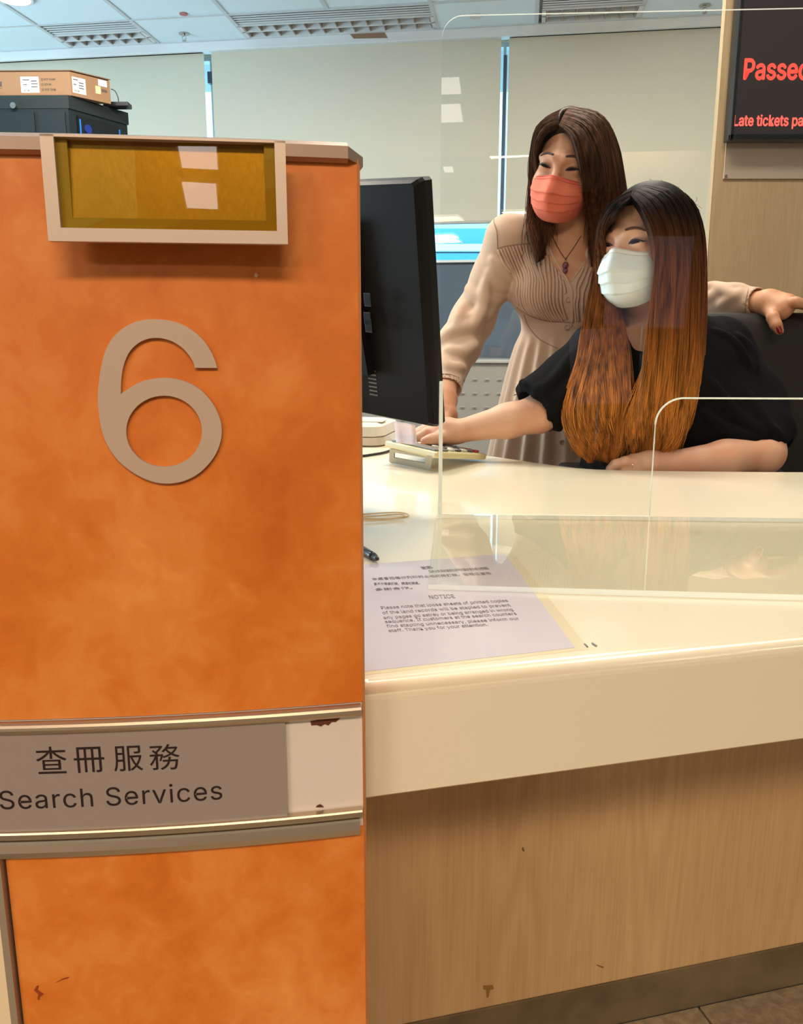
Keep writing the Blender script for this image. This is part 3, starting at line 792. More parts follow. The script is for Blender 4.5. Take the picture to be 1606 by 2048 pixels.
for nm, poly in (('frame_side', [(uL, zB), (uL + fw, zB + fw), (uL + fw, zTt), (uL, zTt)]),
                 ('frame_side', [(uR, zB), (uR, zTt), (uR - fw * .85, zTt), (uR - fw * .85, zB + fw)]),
                 ('frame_bottom', [(uL, zB), (uR, zB), (uR - fw * .85, zB + fw), (uL + fw, zB + fw)])):
    V, Fc = prism(poly, GO, GU, GZ, GN, -.006, .0006); o = ob(nm, V, Fc, M_frm, t); fix_normals(o)
V, Fc = prism([(uL, zTt - .0012), (uR, zTt - .0012), (uR, zTt), (uL, zTt)], GO, GU, GZ, GN, -.010, .0006); o = ob('frame_top', V, Fc, M_frm, t); fix_normals(o)
GU2 = np.array([math.cos(math.radians(5.6)), math.sin(math.radians(5.6)), 0])
# inner amber bevel
bw = .006
i0, i1, j0, j1 = uL + fw, uR - fw * .85, zB + fw, zTt - .001
M_amb = mat('amber_lip', sr(150, 118, 12), .25, .1)
for poly in ([(i0, j0), (i0 + bw, j0 + bw), (i0 + bw, j1), (i0, j1)], [(i1, j0), (i1, j1), (i1 - bw, j1), (i1 - bw, j0 + bw)], [(i0, j0), (i1, j0), (i1 - bw, j0 + bw), (i0 + bw, j0 + bw)]):
    V, Fc = prism(poly, GO, GU, GZ, GN, -.006, -.0030); o = ob('inner_lip', V, Fc, M_amb, t); fix_normals(o)
V, Fc = prism([(i0, j0), (i1, j0), (i1, j1), (i0, j1)], GO - GN * .0045, GU2, GZ - GN * .075, GN, 0, .0012)
o = ob('amber_glass', V, Fc, acrylic('amber_glass', (.99, .93, .62)), t); fix_normals(o)

# ================================================================ ACRYLIC SHIELD
M_ac = acrylic('clear_acrylic', (.975, .985, .975)); M_ed = acrylic('acrylic_edge', (.9, .95, .9), .75)
M_edb = acrylic('acrylic_edge_bright', (1, 1, 1), .95)
M_slab = acrylic('acrylic_base', (.975, .98, .965))
A_ = PZ(878, 1028, HC + .006); B_ = PZ(1305, 1033, HC + .006)
AU = (B_ - A_); AU[2] = 0; AU /= np.linalg.norm(AU); AN = np.array([AU[1], -AU[0], 0])
def ap(x, y):
    q = PP(x, y, A_, AN) - A_; return float(q @ AU), float(q[2])
def arcp(cx, cz, r, a0, a1, n=10): return [(cx + r * math.cos(a), cz + r * math.sin(a)) for a in np.linspace(a0, a1, n)]
t = thing('acrylic_screen', 'clear acrylic counter screen with a rounded pass-through opening on a flat base', 'screen', A_ + AU * .3)
zt = ap(1200, 24)[1]; xl = ap(879, 600)[0]; xr = .95; r = .026
zo = ap(1500, 797)[1]; xo = ap(1308, 900)[0]; ro = .036; xo2 = .78
outer = [(xl, 0), (xo, 0), (xo, zo - ro)] + arcp(xo + ro, zo - ro, ro, math.pi, math.pi / 2) + arcp(xo2 - ro, zo - ro, ro, math.pi / 2, 0) + [(xo2, 0), (xr, 0), (xr, zt - r)] + arcp(xr - r, zt - r, r, 0, math.pi / 2) + arcp(xl + r, zt - r, r, math.pi / 2, math.pi)
V, Fc = tri_prism(outer, [], .004, lambda u, v, h: A_ + AU * u + GZ * v - AN * abs(h))
o = ob('upright_sheet', V, Fc, None, t, mats=[M_ac, M_ed]); fix_normals(o)
for p in o.data.polygons: p.material_index = 0 if abs(np.dot(np.array(p.normal), AN)) > .9 else 1
# bright polished rim of the opening
rim = [A_ + AU * u + GZ * v - AN * .002 for u, v in [(xo, 0.0), (xo, (zo - ro) * .5), (xo, zo - ro)] + arcp(xo + ro, zo - ro, ro, math.pi, math.pi / 2, 14) + [(xo + .2, zo), (xo2 - ro, zo)]]
MB().tube(rim, [.0009] * 3 + [.0013] * 16, 6).build('opening_rim', M_edb, t, smooth=True)
# side fin seen edge-on
dfin = P(880, 900, 1.16) - C0; dfin[2] = 0; dfin /= np.linalg.norm(dfin)
ls = np.array([dfin[1], -dfin[0], 0])
zf = ap(880, 764)[1]
f0 = A_ + AU * (xl + .0035)
V, Fc = prism([(-.003, 0), (.12, 0), (.12, zf * .6), (.05, zf), (-.003, zf)], f0 - AN * .004, dfin, GZ, ls, -.0025, .0025)
o = ob('side_fin', V, Fc, None, t, mats=[M_ac, M_edb]); fix_normals(o)
for p in o.data.polygons: p.material_index = 0 if abs(np.dot(np.array(p.normal), ls)) > .9 else 1
MB().box(f0 + AN * .002 + GZ * zf / 2, .0052, .003, zf, bev=.0008).build('fin_edge', M_edb, t)
# base sheet lying on the counter
zs = HC + .006
bp = [PZ(856, 1169, zs), PZ(1640, 1190.5, zs), A_ + AU * xr + AN * .0, A_ + AU * (xl - .001)]
be = bp[1] - bp[0]; bp[1] = bp[0] + be / np.linalg.norm(be) * 1.12
V = [b - GZ * .0055 for b in bp] + [b for b in bp]
o = ob('base_sheet', V, [(0, 1, 2, 3), (4, 7, 6, 5), (0, 4, 5, 1), (1, 5, 6, 2), (2, 6, 7, 3), (3, 7, 4, 0)], None, t, mats=[M_slab, M_ed]); fix_normals(o)
for p in o.data.polygons: p.material_index = 0 if abs(p.normal.z) > .9 else 1

# ================================================================ NOTICE ON THE COUNTER
t = thing('notice', 'laminated bilingual notice sheet lying on the counter', 'notice', PZ(900, 1220, HC))
z = HC
tl, trr, br = PZ(727, 1131, z), PZ(1010, 1109, z), PZ(1150, 1297, z); bl = br + (tl - trr) 
ux = (trr - tl); lw = np.linalg.norm(ux); ux /= lw
vy = (trr - br); lh = np.linalg.norm(vy); vy /= lh
lw2 = .30
def nf(u, v, h): return br + ux * (u) + vy * v + GZ * (h)
M_pap = mat('notice_paper', sr(206, 194, 200), .35, spec=.5, coat=.5)
def quad(u0, u1, v0, v1, h0, h1, fr=nf):
    V = [fr(u0, v0, h0), fr(u1, v0, h0), fr(u1, v1, h0), fr(u0, v1, h0), fr(u0, v0, h1), fr(u1, v0, h1), fr(u1, v1, h1), fr(u0, v1, h1)]
    return V, [(0, 1, 2, 3), (4, 5, 6, 7)[::-1], (0, 4, 5, 1), (1, 5, 6, 2), (2, 6, 7, 3), (3, 7, 4, 0)]
V, Fc = quad(-lw2, .011, -.006, lh + .003, .0002, .0006); o = ob('laminate', V, Fc, mat('yellowed_laminate', sr(238, 222, 186), .2, coat=.5), t); fix_normals(o)
V, Fc = quad(-lw2 + .008, 0, 0, lh, .0004, .0009); o = ob('sheet', V, Fc, M_pap, t); fix_normals(o)
sheet = o
M_inkb = mat('notice_ink', sr(120, 108, 112), .6)
def line_at(body, x0, y0, x1, y1, hpx, kind='sans', bold=0.0, space=1.0, parent=None):
    """text line whose baseline runs from pixel (x0,y0) to (x1,y1) on the sheet"""
    a = PZ(x0, y0, HC + .001); b = PZ(x1, y1, HC + .001); c = PZ(x0, y0 - hpx, HC + .001)
    w = np.linalg.norm(b - a); d = (b - a) / w; n = np.array([-d[1], d[0], 0]); h = abs(np.dot(c - a, n))
    V, Fc = text_fit(body, w, h, lambda u, v, hh: a + d * u + n * v + GZ * hh, kind=kind, bold=bold, space=space, lift=.0002)
    return ob('lettering', V, Fc, M_inkb, parent or sheet)
line_at('NOTICE', 860, 1198, 911, 1196, 7.5, bold=.0)
EN = [('Please note that loose sheets of printed copies', 764, 1220, 1019, 1205, 10), ('of the land records will be stapled to prevent', 767, 1230, 1024, 1214, 10),
      ('any pages go astray or being arranged in wrong', 769, 1240, 1029, 1223, 10), ('sequence. If customers at the search counters', 772, 1248, 1036, 1231, 10),
      ('find stapling unnecessary, please inform our', 775, 1257, 1041, 1241, 10), ('staff. Thank you for your attention.', 779, 1266, 978, 1253, 10)]
for b, x0, y0, x1, y1, h in EN: line_at(b, x0, y0, x1, y1, 7.6, bold=.0)
CHN_ = [('為防止散頁的查冊文件列印副本遺失或次序錯亂', 860, 1146, 980, 1139), ('本處會把每份列印的土地紀錄釘裝。若櫃位查冊', 745, 1161, 984, 1149),
       ('客戶不需要釘裝，請通知職員。', 748, 1171, 840, 1169), ('多謝合作。', 752, 1182, 826, 1178)]
line_at('啟事', 846, 1139, 868, 1137, 6, kind='cjk', bold=.03)
for b, x0, y0, x1, y1 in CHN_: line_at(b, x0, y0, x1, y1, 5.5, kind='cjk', bold=.0)
st = MB()
for x0, y0, x1, y1 in ((1169, 1288, 1175, 1294), (1184, 1286, 1193, 1292)): st.tube([PZ(x0, y0, HC + .001), PZ(x1, y1, HC + .001)], .0007, 5)
tag(st.build('staple', mat('staple_metal', (.25, .23, .2), .4, .8)), 'two loose staples on the counter by the notice corner', 'staple')

# ================================================================ SMALL THINGS ON THE COUNTER
# rubber bands
M_rub = mat('rubber_band', sr(226, 200, 160), .5)
for k, (c, rx, ry, an, lab) in enumerate([((764, 1031), .050, .017, .05, 'pale rubber band lying outermost on the counter'), ((762, 1034), .046, .012, .14, 'pale rubber band lying inside the other one')]):
    q = PZ(*c, HC + .0018 + .002 * k)
    L = [q + np.array([rx * math.cos(a) * math.cos(an) - ry * math.sin(a) * math.sin(an) - .012, rx * math.cos(a) * math.sin(an) + ry * (1 + .2 * math.sin(3 * a)) * math.sin(a), .0012 * math.sin(2 * a + k)]) for a in np.linspace(0, 2 * math.pi, 40)]
    tag(MB().tube(L, .0011, 6, cap=False).build('rubber_band', M_rub, smooth=True), lab, 'rubber band', 'rubber bands on the counter')
# pen
a, b = PZ(757, 1119, HC + .005), PZ(737, 1107, HC + .005); d = (b - a) / np.linalg.norm(b - a)
t = thing('pen', 'black ballpoint pen poking out from behind the orange divider', 'pen', a - GZ * .005)
MB().tube([a + d * .012, a + d * .02, a + d * .13], [.0044, .0048, .0048], 12).build('barrel', mat('pen_black', (.012, .012, .014), .25), t, smooth=True)
MB().tube([a, a + d * .004, a + d * .012], [.0008, .0026, .0044], 10).build('tip', mat('pen_tip', (.05, .05, .05), .3, .6), t, smooth=True)
# cable
L = smooth_path([PZ(725, 912, HC + .003), PZ(745, 909, HC + .003), PZ(768, 905, HC + .003), PZ(790, 897, HC + .003), PZ(806, 885, HC + .004)], 20)
tag(MB().tube(L, .0028, 8).build('cable', mat('black_cable', (.01, .01, .01), .4), smooth=True), 'black cable running across the desk behind the divider', 'cable')
# printer base
q = PZ(790, 890, HC)
t = thing('receipt_printer', 'low off-white printer on the desk behind the monitor', 'printer', (q[0] - .14, q[1] + .02, HC))
M_pr = mat('printer_plastic', sr(214, 204, 184), .45)
def rrect(w, d, r, n=6):
    o = []
    for cx, cy, a0 in ((w / 2 - r, d / 2 - r, 0), (-w / 2 + r, d / 2 - r, 90), (-w / 2 + r, -d / 2 + r, 180), (w / 2 - r, -d / 2 + r, 270)):
        o += [(cx + r * math.cos(math.radians(a)), cy + r * math.sin(math.radians(a))) for a in np.linspace(a0, a0 + 90, n)]
    return o
pcx, pcy = q[0] - .135, q[1] + .085
def stack(name, lays, m, par, c, R=None):
    V = []; k = None
    for w, d, r, z in lays:
        rr = rrect(w, d, r); k = len(rr)
        for x, y in rr:
            v = np.array([x, y, 0.]); 
            if R is not None: v = np.array(R) @ v
            V.append((c[0] + v[0], c[1] + v[1], z))
    Fc = [tuple(range(k))[::-1], tuple((len(lays) - 1) * k + i for i in range(k))]
    for l in range(len(lays) - 1):
        for i in range(k): j = (i + 1) % k; Fc.append((l * k + i, l * k + j, (l + 1) * k + j, (l + 1) * k + i))
    return ob(name, V, Fc, m, par)
RP = np.array(Matrix.Rotation(math.radians(-12), 3, 'Z'))
stack('base', [(.25, .20, .03, HC + .001), (.262, .212, .034, HC + .004), (.262, .212, .034, HC + .022)], M_pr, t, (pcx, pcy), RP)
stack('lid', [(.258, .208, .032, HC + .0235), (.262, .212, .034, HC + .026), (.25, .20, .034, HC + .046), (.21, .16, .03, HC + .052)], mat('printer_lid', sr(222, 212, 194), .4), t, (pcx, pcy), RP)
MB().box((pcx + .07, pcy - .04, HC + .053), .08, .05, .002, RP).build('paper_tray', M_pr, t)

# ---- monitor (seen from behind)
BR = P(864, 860, 1.16); TR = P(833, 356, 1.09)
MU = TR - BR; MH = np.linalg.norm(MU); MU /= MH
ML = np.array([-math.cos(math.radians(41)), math.sin(math.radians(41)), .07]); ML -= MU * np.dot(ML, MU); ML /= np.linalg.norm(ML)
MN = np.cross(ML, MU); MN /= np.linalg.norm(MN)
if MN[1] > 0: MN = -MN          # back side normal, towards the camera
mw = .56
def mf(u, v, h): return BR + ML * u + MU * v + MN * h
mc = mf(mw / 2, 0, -.02)
t = thing('monitor', 'black flat computer monitor seen from behind beside the orange divider', 'monitor', (mc[0], mc[1] + .05, HC))
M_mb = mat('monitor_black', (.006, .005, .0045), .42, spec=.22, bump=(900, .15, .0003, (1, 1, 1)))
def mprism(poly, h0, h1, name, m, par=None, **k):
    V, Fc = prism(poly, BR, ML, MU, MN, h0, h1); o = ob(name, V, Fc, m, par or t, **k); return fix_normals(o)
# shell: screen rim chamfered towards the back
def ring(i, h, r=.004): return [mf(u, v, h) for u, v in [(i, i + r), (i + r, i), (mw - i - r, i), (mw - i, i + r), (mw - i, MH - i - r), (mw - i - r, MH - i), (i + r, MH - i), (i, MH - i - r)]]
R_ = [ring(0, -.030), ring(0, -.016), ring(.002, -.008), ring(.006, .0)]
V = sum(R_, []); Fc = [tuple(range(8)), tuple(24 + i for i in range(8))[::-1]]
for l in range(3):
    for i in range(8): j = (i + 1) % 8; Fc.append((l * 8 + i, l * 8 + j, (l + 1) * 8 + j, (l + 1) * 8 + i))
fix_normals(ob('housing', V, Fc, M_mb, t))
mprism([(.012, .014), (mw - .012, .014), (mw - .012, MH - .012), (.012, MH - .012)], -.0315, -.0302, 'screen_panel', mat('screen_off_white', (.02, .02, .02), .2, emit=((.35, .42, .5), 1.0)))
mprism([(.10, .07), (mw - .10, .07), (mw - .12, MH - .05), (.12, MH - .05)], -.002, .016, 'rear_bulge', M_mb)
po = MB()
for (x, y, w, h) in ((733, 600, 5, 26), (733, 638, 5, 20), (735, 652, 10, 14)):
    q0 = PP(x, y, BR + MN * .018, MN) - BR; u0, v0 = float(q0 @ ML), float(q0 @ MU)
    for s in ((0, .0008, 0, .016), ):
        V, Fc = prism([(u0 - .006, v0 - .009), (u0 + .006, v0 - .009), (u0 + .006, v0 + .009), (u0 - .006, v0 + .009)], BR, ML, MU, MN, .016, .0168); po.add(V, Fc, 0)
        V, Fc = prism([(u0 - .005, v0 - .008), (u0 + .005, v0 - .008), (u0 + .005, v0 + .008), (u0 - .005, v0 + .008)], BR, ML, MU, MN, .0162, .0171); po.add(V, Fc, 1)
po.build('port_marks', None, t, mats=[mat('port_rim', (.05, .045, .035), .4), M_mb])
q0 = PP(727, 780, BR + MN * .017, MN) - BR; u0, v0 = float(q0 @ ML), float(q0 @ MU)
lb = MB()
for k in range(7):
    V, Fc = prism([(u0 - .012, v0 - .012 + k * .006), (u0 + .004, v0 - .012 + k * .006), (u0 + .004, v0 - .010 + k * .006), (u0 - .012, v0 - .010 + k * .006)], BR, ML, MU, MN, .0005, .0010); lb.add(V, Fc)
lb.build('rating_label', mat('label_grey', (.16, .15, .13), .5), t)
nb = mf(mw / 2, .10, .02); 
MB().box((nb[0], nb[1], (nb[2] + HC) / 2 + .01), .06, .03, nb[2] - HC, bev=.006).build('stand_neck', M_mb, t)
stack('stand_base', [(.24, .18, .05, HC), (.24, .18, .05, HC + .006), (.22, .16, .05, HC + .010)], M_mb, t, (nb[0], nb[1] + .02))
# ---- calculator on a wire stand
t = thing('calculator', 'large cream desk calculator propped on a grey stand under the hands', 'calculator', PZ(862, 940, HC))
L_ = P(769, 881, 1.643); N_ = P(872, 904, 1.53); R2 = P(975, 908, 1.69)
R2[2] = max(R2[2], HC + .012)
e1 = L_ - N_; e2 = R2 - N_; nn = np.cross(e2, e1); nn /= np.linalg.norm(nn)
if nn[2] < 0: nn = -nn
def kf(a, b, h): return N_ + e1 * a + e2 * b + nn * h
def slab4(a0, a1, b0, b1, h0, h1, c=.0):
    V = [kf(a, b, h) for h, i in ((h0, c), (h0 + (h1 - h0) * .3, 0), (h0 + (h1 - h0) * .8, 0), (h1, c)) for a, b in ((a0 + i + .02, b0 + i), (a1 - i - .02, b0 + i), (a1 - i, b0 + i + .02), (a1 - i, b1 - i - .02), (a1 - i - .02, b1 - i), (a0 + i + .02, b1 - i), (a0 + i, b1 - i - .02), (a0 + i, b0 + i + .02))]
    Fc = [tuple(range(8)), tuple(24 + i for i in range(8))[::-1]]
    for l in range(3):
        for i in range(8): j = (i + 1) % 8; Fc.append((l * 8 + i, l * 8 + j, (l + 1) * 8 + j, (l + 1) * 8 + i))
    return V, Fc
M_cal = mat('calculator_cream', sr(222, 208, 160), .45)
V, Fc = slab4(0, 1, 0, 1, -.012, 0.0, .012); fix_normals(ob('case', V, Fc, M_cal, t))
V, Fc = slab4(.06, .94, .05, .30, .0, .004, .01); fix_normals(ob('display', V, Fc, mat('display_grey', sr(120, 124, 116), .3), t))
for r in range(5):
    for c in range(6):
        a0 = .08 + c * .145; b0 = .36 + r * .12
        V, Fc = slab4(a0, a0 + .11, b0, b0 + .085, 0, .005, .006)
        red = (r == 4 and c < 2)
        fix_normals(ob('key', V, Fc, mat('key_red', sr(190, 50, 40), .4) if red else (mat('key_dark', sr(84, 80, 78), .4) if (r + c) % 2 else mat('key_pale', sr(196, 190, 176), .4)), t, label='red calculator key' if red else None))
F1, F2 = PZ(778, 925, HC + .001), PZ(861, 941, HC + .001)
G1, G2 = kf(.93, .02, -.012), kf(.05, .02, -.012)
du = F2 - F1; wu = np.linalg.norm(du); du /= wu; dv = (G1 + G2) / 2 - (F1 + F2) / 2; hv = np.linalg.norm(dv); dv /= hv
outer = [(0.004, 0), (wu - .004, 0), (wu, .004), (wu, hv), (0, hv), (0, .004)]
ho = [(wu * .12, hv * .42), (wu * .86, hv * .42), (wu * .86, hv * .8), (wu * .12, hv * .8)]
dn = np.cross(du, dv)
V, Fc = tri_prism(outer, [ho], .003, lambda u, v, h: F1 + du * u + dv * v - dn * abs(h))
fix_normals(ob('stand', V, Fc, mat('stand_grey', sr(176, 166, 144), .5), t))
# ---- slip of paper standing in front of the keys
sl_ = []
c0, c1 = P(792, 886, 1.60), P(834, 890, 1.57)
for i in range(9):
    tt = i / 8; off = np.array([0, .01 * math.sin(tt * 3), 0])
    for s in range(5): sl_.append(c0 + (c1 - c0) * s / 4 + off + np.array([-.004 * tt, 0.004 * math.sin(s), .042 * tt - .001 * s * tt]))
V = sl_; Fc = [(i * 5 + j, i * 5 + j + 1, (i + 1) * 5 + j + 1, (i + 1) * 5 + j) for i in range(8) for j in range(4)]
o = ob('paper_slip', V, Fc, mat('slip_pink', sr(236, 214, 216), .6), None, smooth=True)
tag(o, 'pale pink paper slip hanging below the monitor corner', 'paper')
md = o.modifiers.new('thick', 'SOLIDIFY'); md.thickness = .0005
o = ob('paper_sheet', [PZ(775, 880, HC + .004), PZ(850, 893, HC + .004), PZ(900, 870, HC + .004), PZ(820, 862, HC + .004), PZ(775, 880, HC + .0045), PZ(850, 893, HC + .0045), PZ(900, 870, HC + .0045), PZ(820, 862, HC + .0045)],
       [(0, 1, 2, 3), (4, 7, 6, 5), (0, 4, 5, 1), (1, 5, 6, 2), (2, 6, 7, 3), (3, 7, 4, 0)], mat('white_paper', (.85, .86, .88), .6)); fix_normals(o)
tag(o, 'white paper sheet on the desk under the hands', 'paper')

# ================================================================ SERVER CABINET AND CARTON
t = thing('server_cabinet', 'tall black server cabinet standing in front of the window wall', 'cabinet', (-1.8, 4.2, 0))
rz = P(135, 190, 4.0)[2]; rc0 = P(136, 190, 4.0)[:2]; rc1 = P(256, 222, 4.3)[:2]
rc1 = np.array([rc1[0], rc1[1]]); rc0 = np.array(rc0)
sd = rc1 - rc0; sl1 = np.linalg.norm(sd); sd = np.r_[sd / sl1, 0]; fd = np.array([-math.cos(.02), .02, 0]); 
M_blk = mat('cabinet_black', sr(14, 30, 34), .5, spec=.4); M_blk2 = mat('cabinet_door_black', sr(8, 14, 20), .35)
wf_ = .9
q = [rc0, rc0 + sd[:2] * sl1, rc0 + sd[:2] * sl1 + fd[:2] * wf_, rc0 + fd[:2] * wf_]
def qprism(q, z0, z1, name, m, par, bev=0):
    V = [(*p, z0) for p in q] + [(*p, z1) for p in q]
    return fix_normals(ob(name, V, [(0, 1, 2, 3), (4, 7, 6, 5), (0, 4, 5, 1), (1, 5, 6, 2), (2, 6, 7, 3), (3, 7, 4, 0)], m, par))
qc = [p * 1 for p in q]; ctr = sum(qc) / 4
qprism([ctr + (p - ctr) * .985 for p in qc], .03, rz - .03, 'body', M_blk, t)
qprism(qc, rz - .055, rz, 'top_cover', mat('cabinet_top', sr(16, 30, 32), .5), t)
qprism(qc, 0, .05, 'plinth', M_blk, t)
fn = np.array([fd[1], -fd[0], 0]); fn = -fn if fn[1] > 0 else fn
sn_ = np.array([sd[1], -sd[0], 0]); sn_ = -sn_ if sn_[0] < 0 else sn_
rc0_3 = np.r_[rc0, 0]
for a, b in ((.02, .14), (.16, .52), (.54, .88)):
    V, Fc = prism([(a, .08), (b, .08), (b, rz - .07), (a, rz - .07)], rc0_3, fd, GZ, fn, -.02, .004); fix_normals(ob('front_panel', V, Fc, M_blk, t))
V, Fc = prism([(.12 * sl1, .08), (.82 * sl1, .08), (.82 * sl1, rz - .075), (.12 * sl1, rz - .075)], rc0_3, sd, GZ, sn_, -.02, .004); dr = fix_normals(ob('door', V, Fc, M_blk2, t))
M_blu = mat('blue_strip', sr(40, 110, 190), .4, emit=(sr(30, 90, 170), .5))
for u in (.14 * sl1, .80 * sl1):
    V, Fc = prism([(u, .1), (u + .006, .1), (u + .006, rz - .09), (u, rz - .09)], rc0_3, sd, GZ, sn_, .004, .007); fix_normals(ob('blue_edge', V, Fc, M_blu, dr))
c = rc0_3 + sd * (.27 * sl1) + GZ * (rz - .125) + sn_ * .004
MB().tube([c, c + sn_ * .004], .020, 20).build('emblem', mat('emblem_blue', sr(16, 44, 130), .4), dr)
c = PP(28, 212, rc0_3 + fn * .004, fn)
MB().tube([c, c + fn * .012], .013, 16).build('lock', M_chr, t)
# carton
zc0 = rz + .001
ca = PZ(147, 184, zc0)[:2]; 
ca = PP(141, 189, np.r_[rc0, 0] + fn * 0, fn)[:2]
ca = np.array([rc0[0] + .012, rc0[1] + .01])
s_end = PZ(222, 208, zc0)[:2]; sdd = s_end - ca; sL = np.linalg.norm(sdd); sdd = np.r_[sdd / sL, 0]
hC = .098
t = thing('carton', 'brown cardboard carton with white labels on the black server cabinet', 'carton', (ca[0] - .3, ca[1] + .15, zc0))
M_card = mat('cardboard', sr(146, 112, 82), .85, bump=(80, .1, .001, (1, 1, 1)))
qq = [ca, ca + sdd[:2] * sL, ca + sdd[:2] * sL + fd[:2] * .75, ca + fd[:2] * .75]
qprism(qq, zc0, zc0 + hC, 'box', M_card, t)
qo = [p + (p - sum(qq) / 4) * .012 for p in qq]
qprism(qo, zc0 + hC + .004, zc0 + hC + .008, 'lid_flap', mat('cardboard_dark', sr(120, 96, 74), .85), t)
qprism([p + (p - sum(qq) / 4) * -.012 for p in qq], zc0 + hC, zc0 + hC + .004, 'flap_gap', mat('gap_dark', sr(50, 34, 24), .9), t)
cn_ = np.array([sdd[1], -sdd[0], 0]); cn_ = -cn_ if cn_[0] < 0 else cn_
ca3 = np.r_[ca, zc0]
M_lab = mat('label_white', (.85, .86, .86), .6); M_li = mat('label_ink', (.05, .05, .06), .6)
def lab(o3, du_, dn_, u, v, w, h, name='label', m=None):
    V, Fc = prism([(u, v), (u + w, v), (u + w, v + h), (u, v + h)], o3, du_, GZ, dn_, 0, .001); L = fix_normals(ob(name, V, Fc, m or M_lab, t))
    return L
def labtext(o3, du_, dn_, u, v, w, h, body, par, bold=.01, lift=.0016):
    V, Fc = text_fit(body, w, h, lambda a, b, hh: o3 + du_ * (u + a) + GZ * (v + b) + dn_ * (lift + hh), bold=bold)
    ob('lettering', V, Fc, M_li, par)
fdn = -fd
oA = ca3 + fd * .40      # front face written left to right along -fd
L1 = lab(oA, fdn, fn, .175, .012, .082, .066)
for i, (u, v, w) in enumerate(((.185, .063, .03), (.222, .058, .026), (.222, .047, .03), (.185, .043, .018), (.222, .034, .028))):
    V, Fc = prism([(u, v), (u + w, v), (u + w, v + .004), (u, v + .004)], oA, fdn, GZ, fn, .001, .0016); fix_normals(ob('print_block', V, Fc, M_li, L1))
labtext(oA, fdn, fn, .187, .017, .025, .008, 'EATON', L1)
boxp = [c_ for c_ in bpy.data.objects if c_.parent == t and c_.name.startswith('box')][0]
for i, s in enumerate(('5TX TA/HP', '5TX VA', '5TX TANK')):
    labtext(oA, fdn, fn, .282, .062 - i * .021, .05 if i != 1 else .03, .009, s, boxp, lift=.0003)
    for (a, b, c2, d) in ((0, 0, .009, .0015), (0, .0075, .009, .0015), (0, 0, .0015, .009), (.0075, 0, .0015, .009)):
        V, Fc = prism([(.268 + a, .062 - i * .021 + b), (.268 + a + c2, .062 - i * .021 + b), (.268 + a + c2, .062 - i * .021 + b + d), (.268 + a, .062 - i * .021 + b + d)], oA, fdn, GZ, fn, 0, .0006); fix_normals(ob('tick_box', V, Fc, M_li, boxp))
labtext(oA, fdn, fn, -.01, .038, .098, .021, 'EATON', boxp, bold=.03, lift=.0003)
V, Fc = prism([(.02, .030), (.088, .030), (.088, .0315), (.02, .0315)], oA, fdn, GZ, fn, 0, .0006); fix_normals(ob('underline', V, Fc, M_li, boxp))
L2 = lab(ca3, sdd, cn_, sL * .04, .014, sL * .33, .066)
for i, (u, v, w) in enumerate(((.06, .068, .12), (.2, .058, .12), (.2, .047, .12), (.06, .047, .08), (.2, .036, .12))):
    V, Fc = prism([(u * sL, v), ((u + w) * sL, v), ((u + w) * sL, v + .004), (u * sL, v + .004)], ca3, sdd, GZ, cn_, .001, .0016); fix_normals(ob('print_block', V, Fc, M_li, L2))
labtext(ca3, sdd, cn_, sL * .08, .020, sL * .12, .008, 'EATON', L2)
lab(ca3, sdd, cn_, sL * .70, .068, sL * .22, .026)
lab(ca3, sdd, cn_, sL * .62, .032, sL * .13, .032, name='sticky_note', m=mat('sticky_note', sr(230, 220, 160), .7))
labtext(ca3, sdd, cn_, sL * .78, .044, sL * .13, .012, 'EATON', boxp, bold=.03, lift=.0003)
# black router with cable behind the carton
q = PZ(236, 212, rz)
t = thing('router', 'small black router with a thin cable on the server cabinet', 'router', (q[0], q[1], rz))
e = np.r_[rc0 + sd[:2] * (sl1 * .90), rz]
e = P(235, 210, 4.22); e[2] = rz + .012
MB().box(e, .12, .06, .022, bev=.005).build('case', mat('router_black', (.012, .012, .014), .4), t)
MB().tube(smooth_path([P(222, 178, 4.22), P(230, 182, 4.22), P(236, 195, 4.22), P(237, 206, 4.22)], 12), .0022, 6).build('cable', mat('router_cable', (.02, .02, .02), .5), t, smooth=True)

# ================================================================ THINGS BEHIND THE CAMERA, seen as reflections
M_post = mat('poster_lilac', sr(120, 108, 130), .5)
def board(x, y, z0, w, h, label, m):
    t = thing('notice_board', label, 'board', (x, y, 0), group='notice boards in the hall')
    MB().box((x, y, z0 + h / 2), w, .012, h, bev=.003).build('panel', m, t)
    MB().tube([(x, y - .02, .02), (x, y - .02, z0 + h * .8)], .012, 10).build('post', M_chr, t)
    MB().box((x, y - .02, .012), .26, .26, .022, bev=.004).build('foot', M_dark, t)

def notice_panel(x, y, z0, w, h, tilt, label):
    t = thing('notice_stand', label, 'sign', (x, y, 0), group='notice stands in the hall')
    R = np.array(Matrix.Rotation(math.radians(tilt), 3, 'Y'))
    MB().box((x, y, z0 + h / 2), w, .010, h, R, bev=.003).build('panel', mat('lilac_poster', sr(214, 196, 226), .6), t)
    MB().tube([(x, y - .02, .02), (x, y - .02, z0 + h * .8)], .012, 10).build('post', M_chr, t, smooth=True)
    MB().box((x, y - .02, .012), .26, .26, .022, bev=.004).build('foot', M_blk, t)
notice_panel(.72, -1.20, 1.04, .32, .35, 2, 'upper lilac notice panel on a stand in the hall')
notice_panel(.60, -1.60, .70, .27, .34, -4, 'lower lilac notice panel on a stand in the hall')
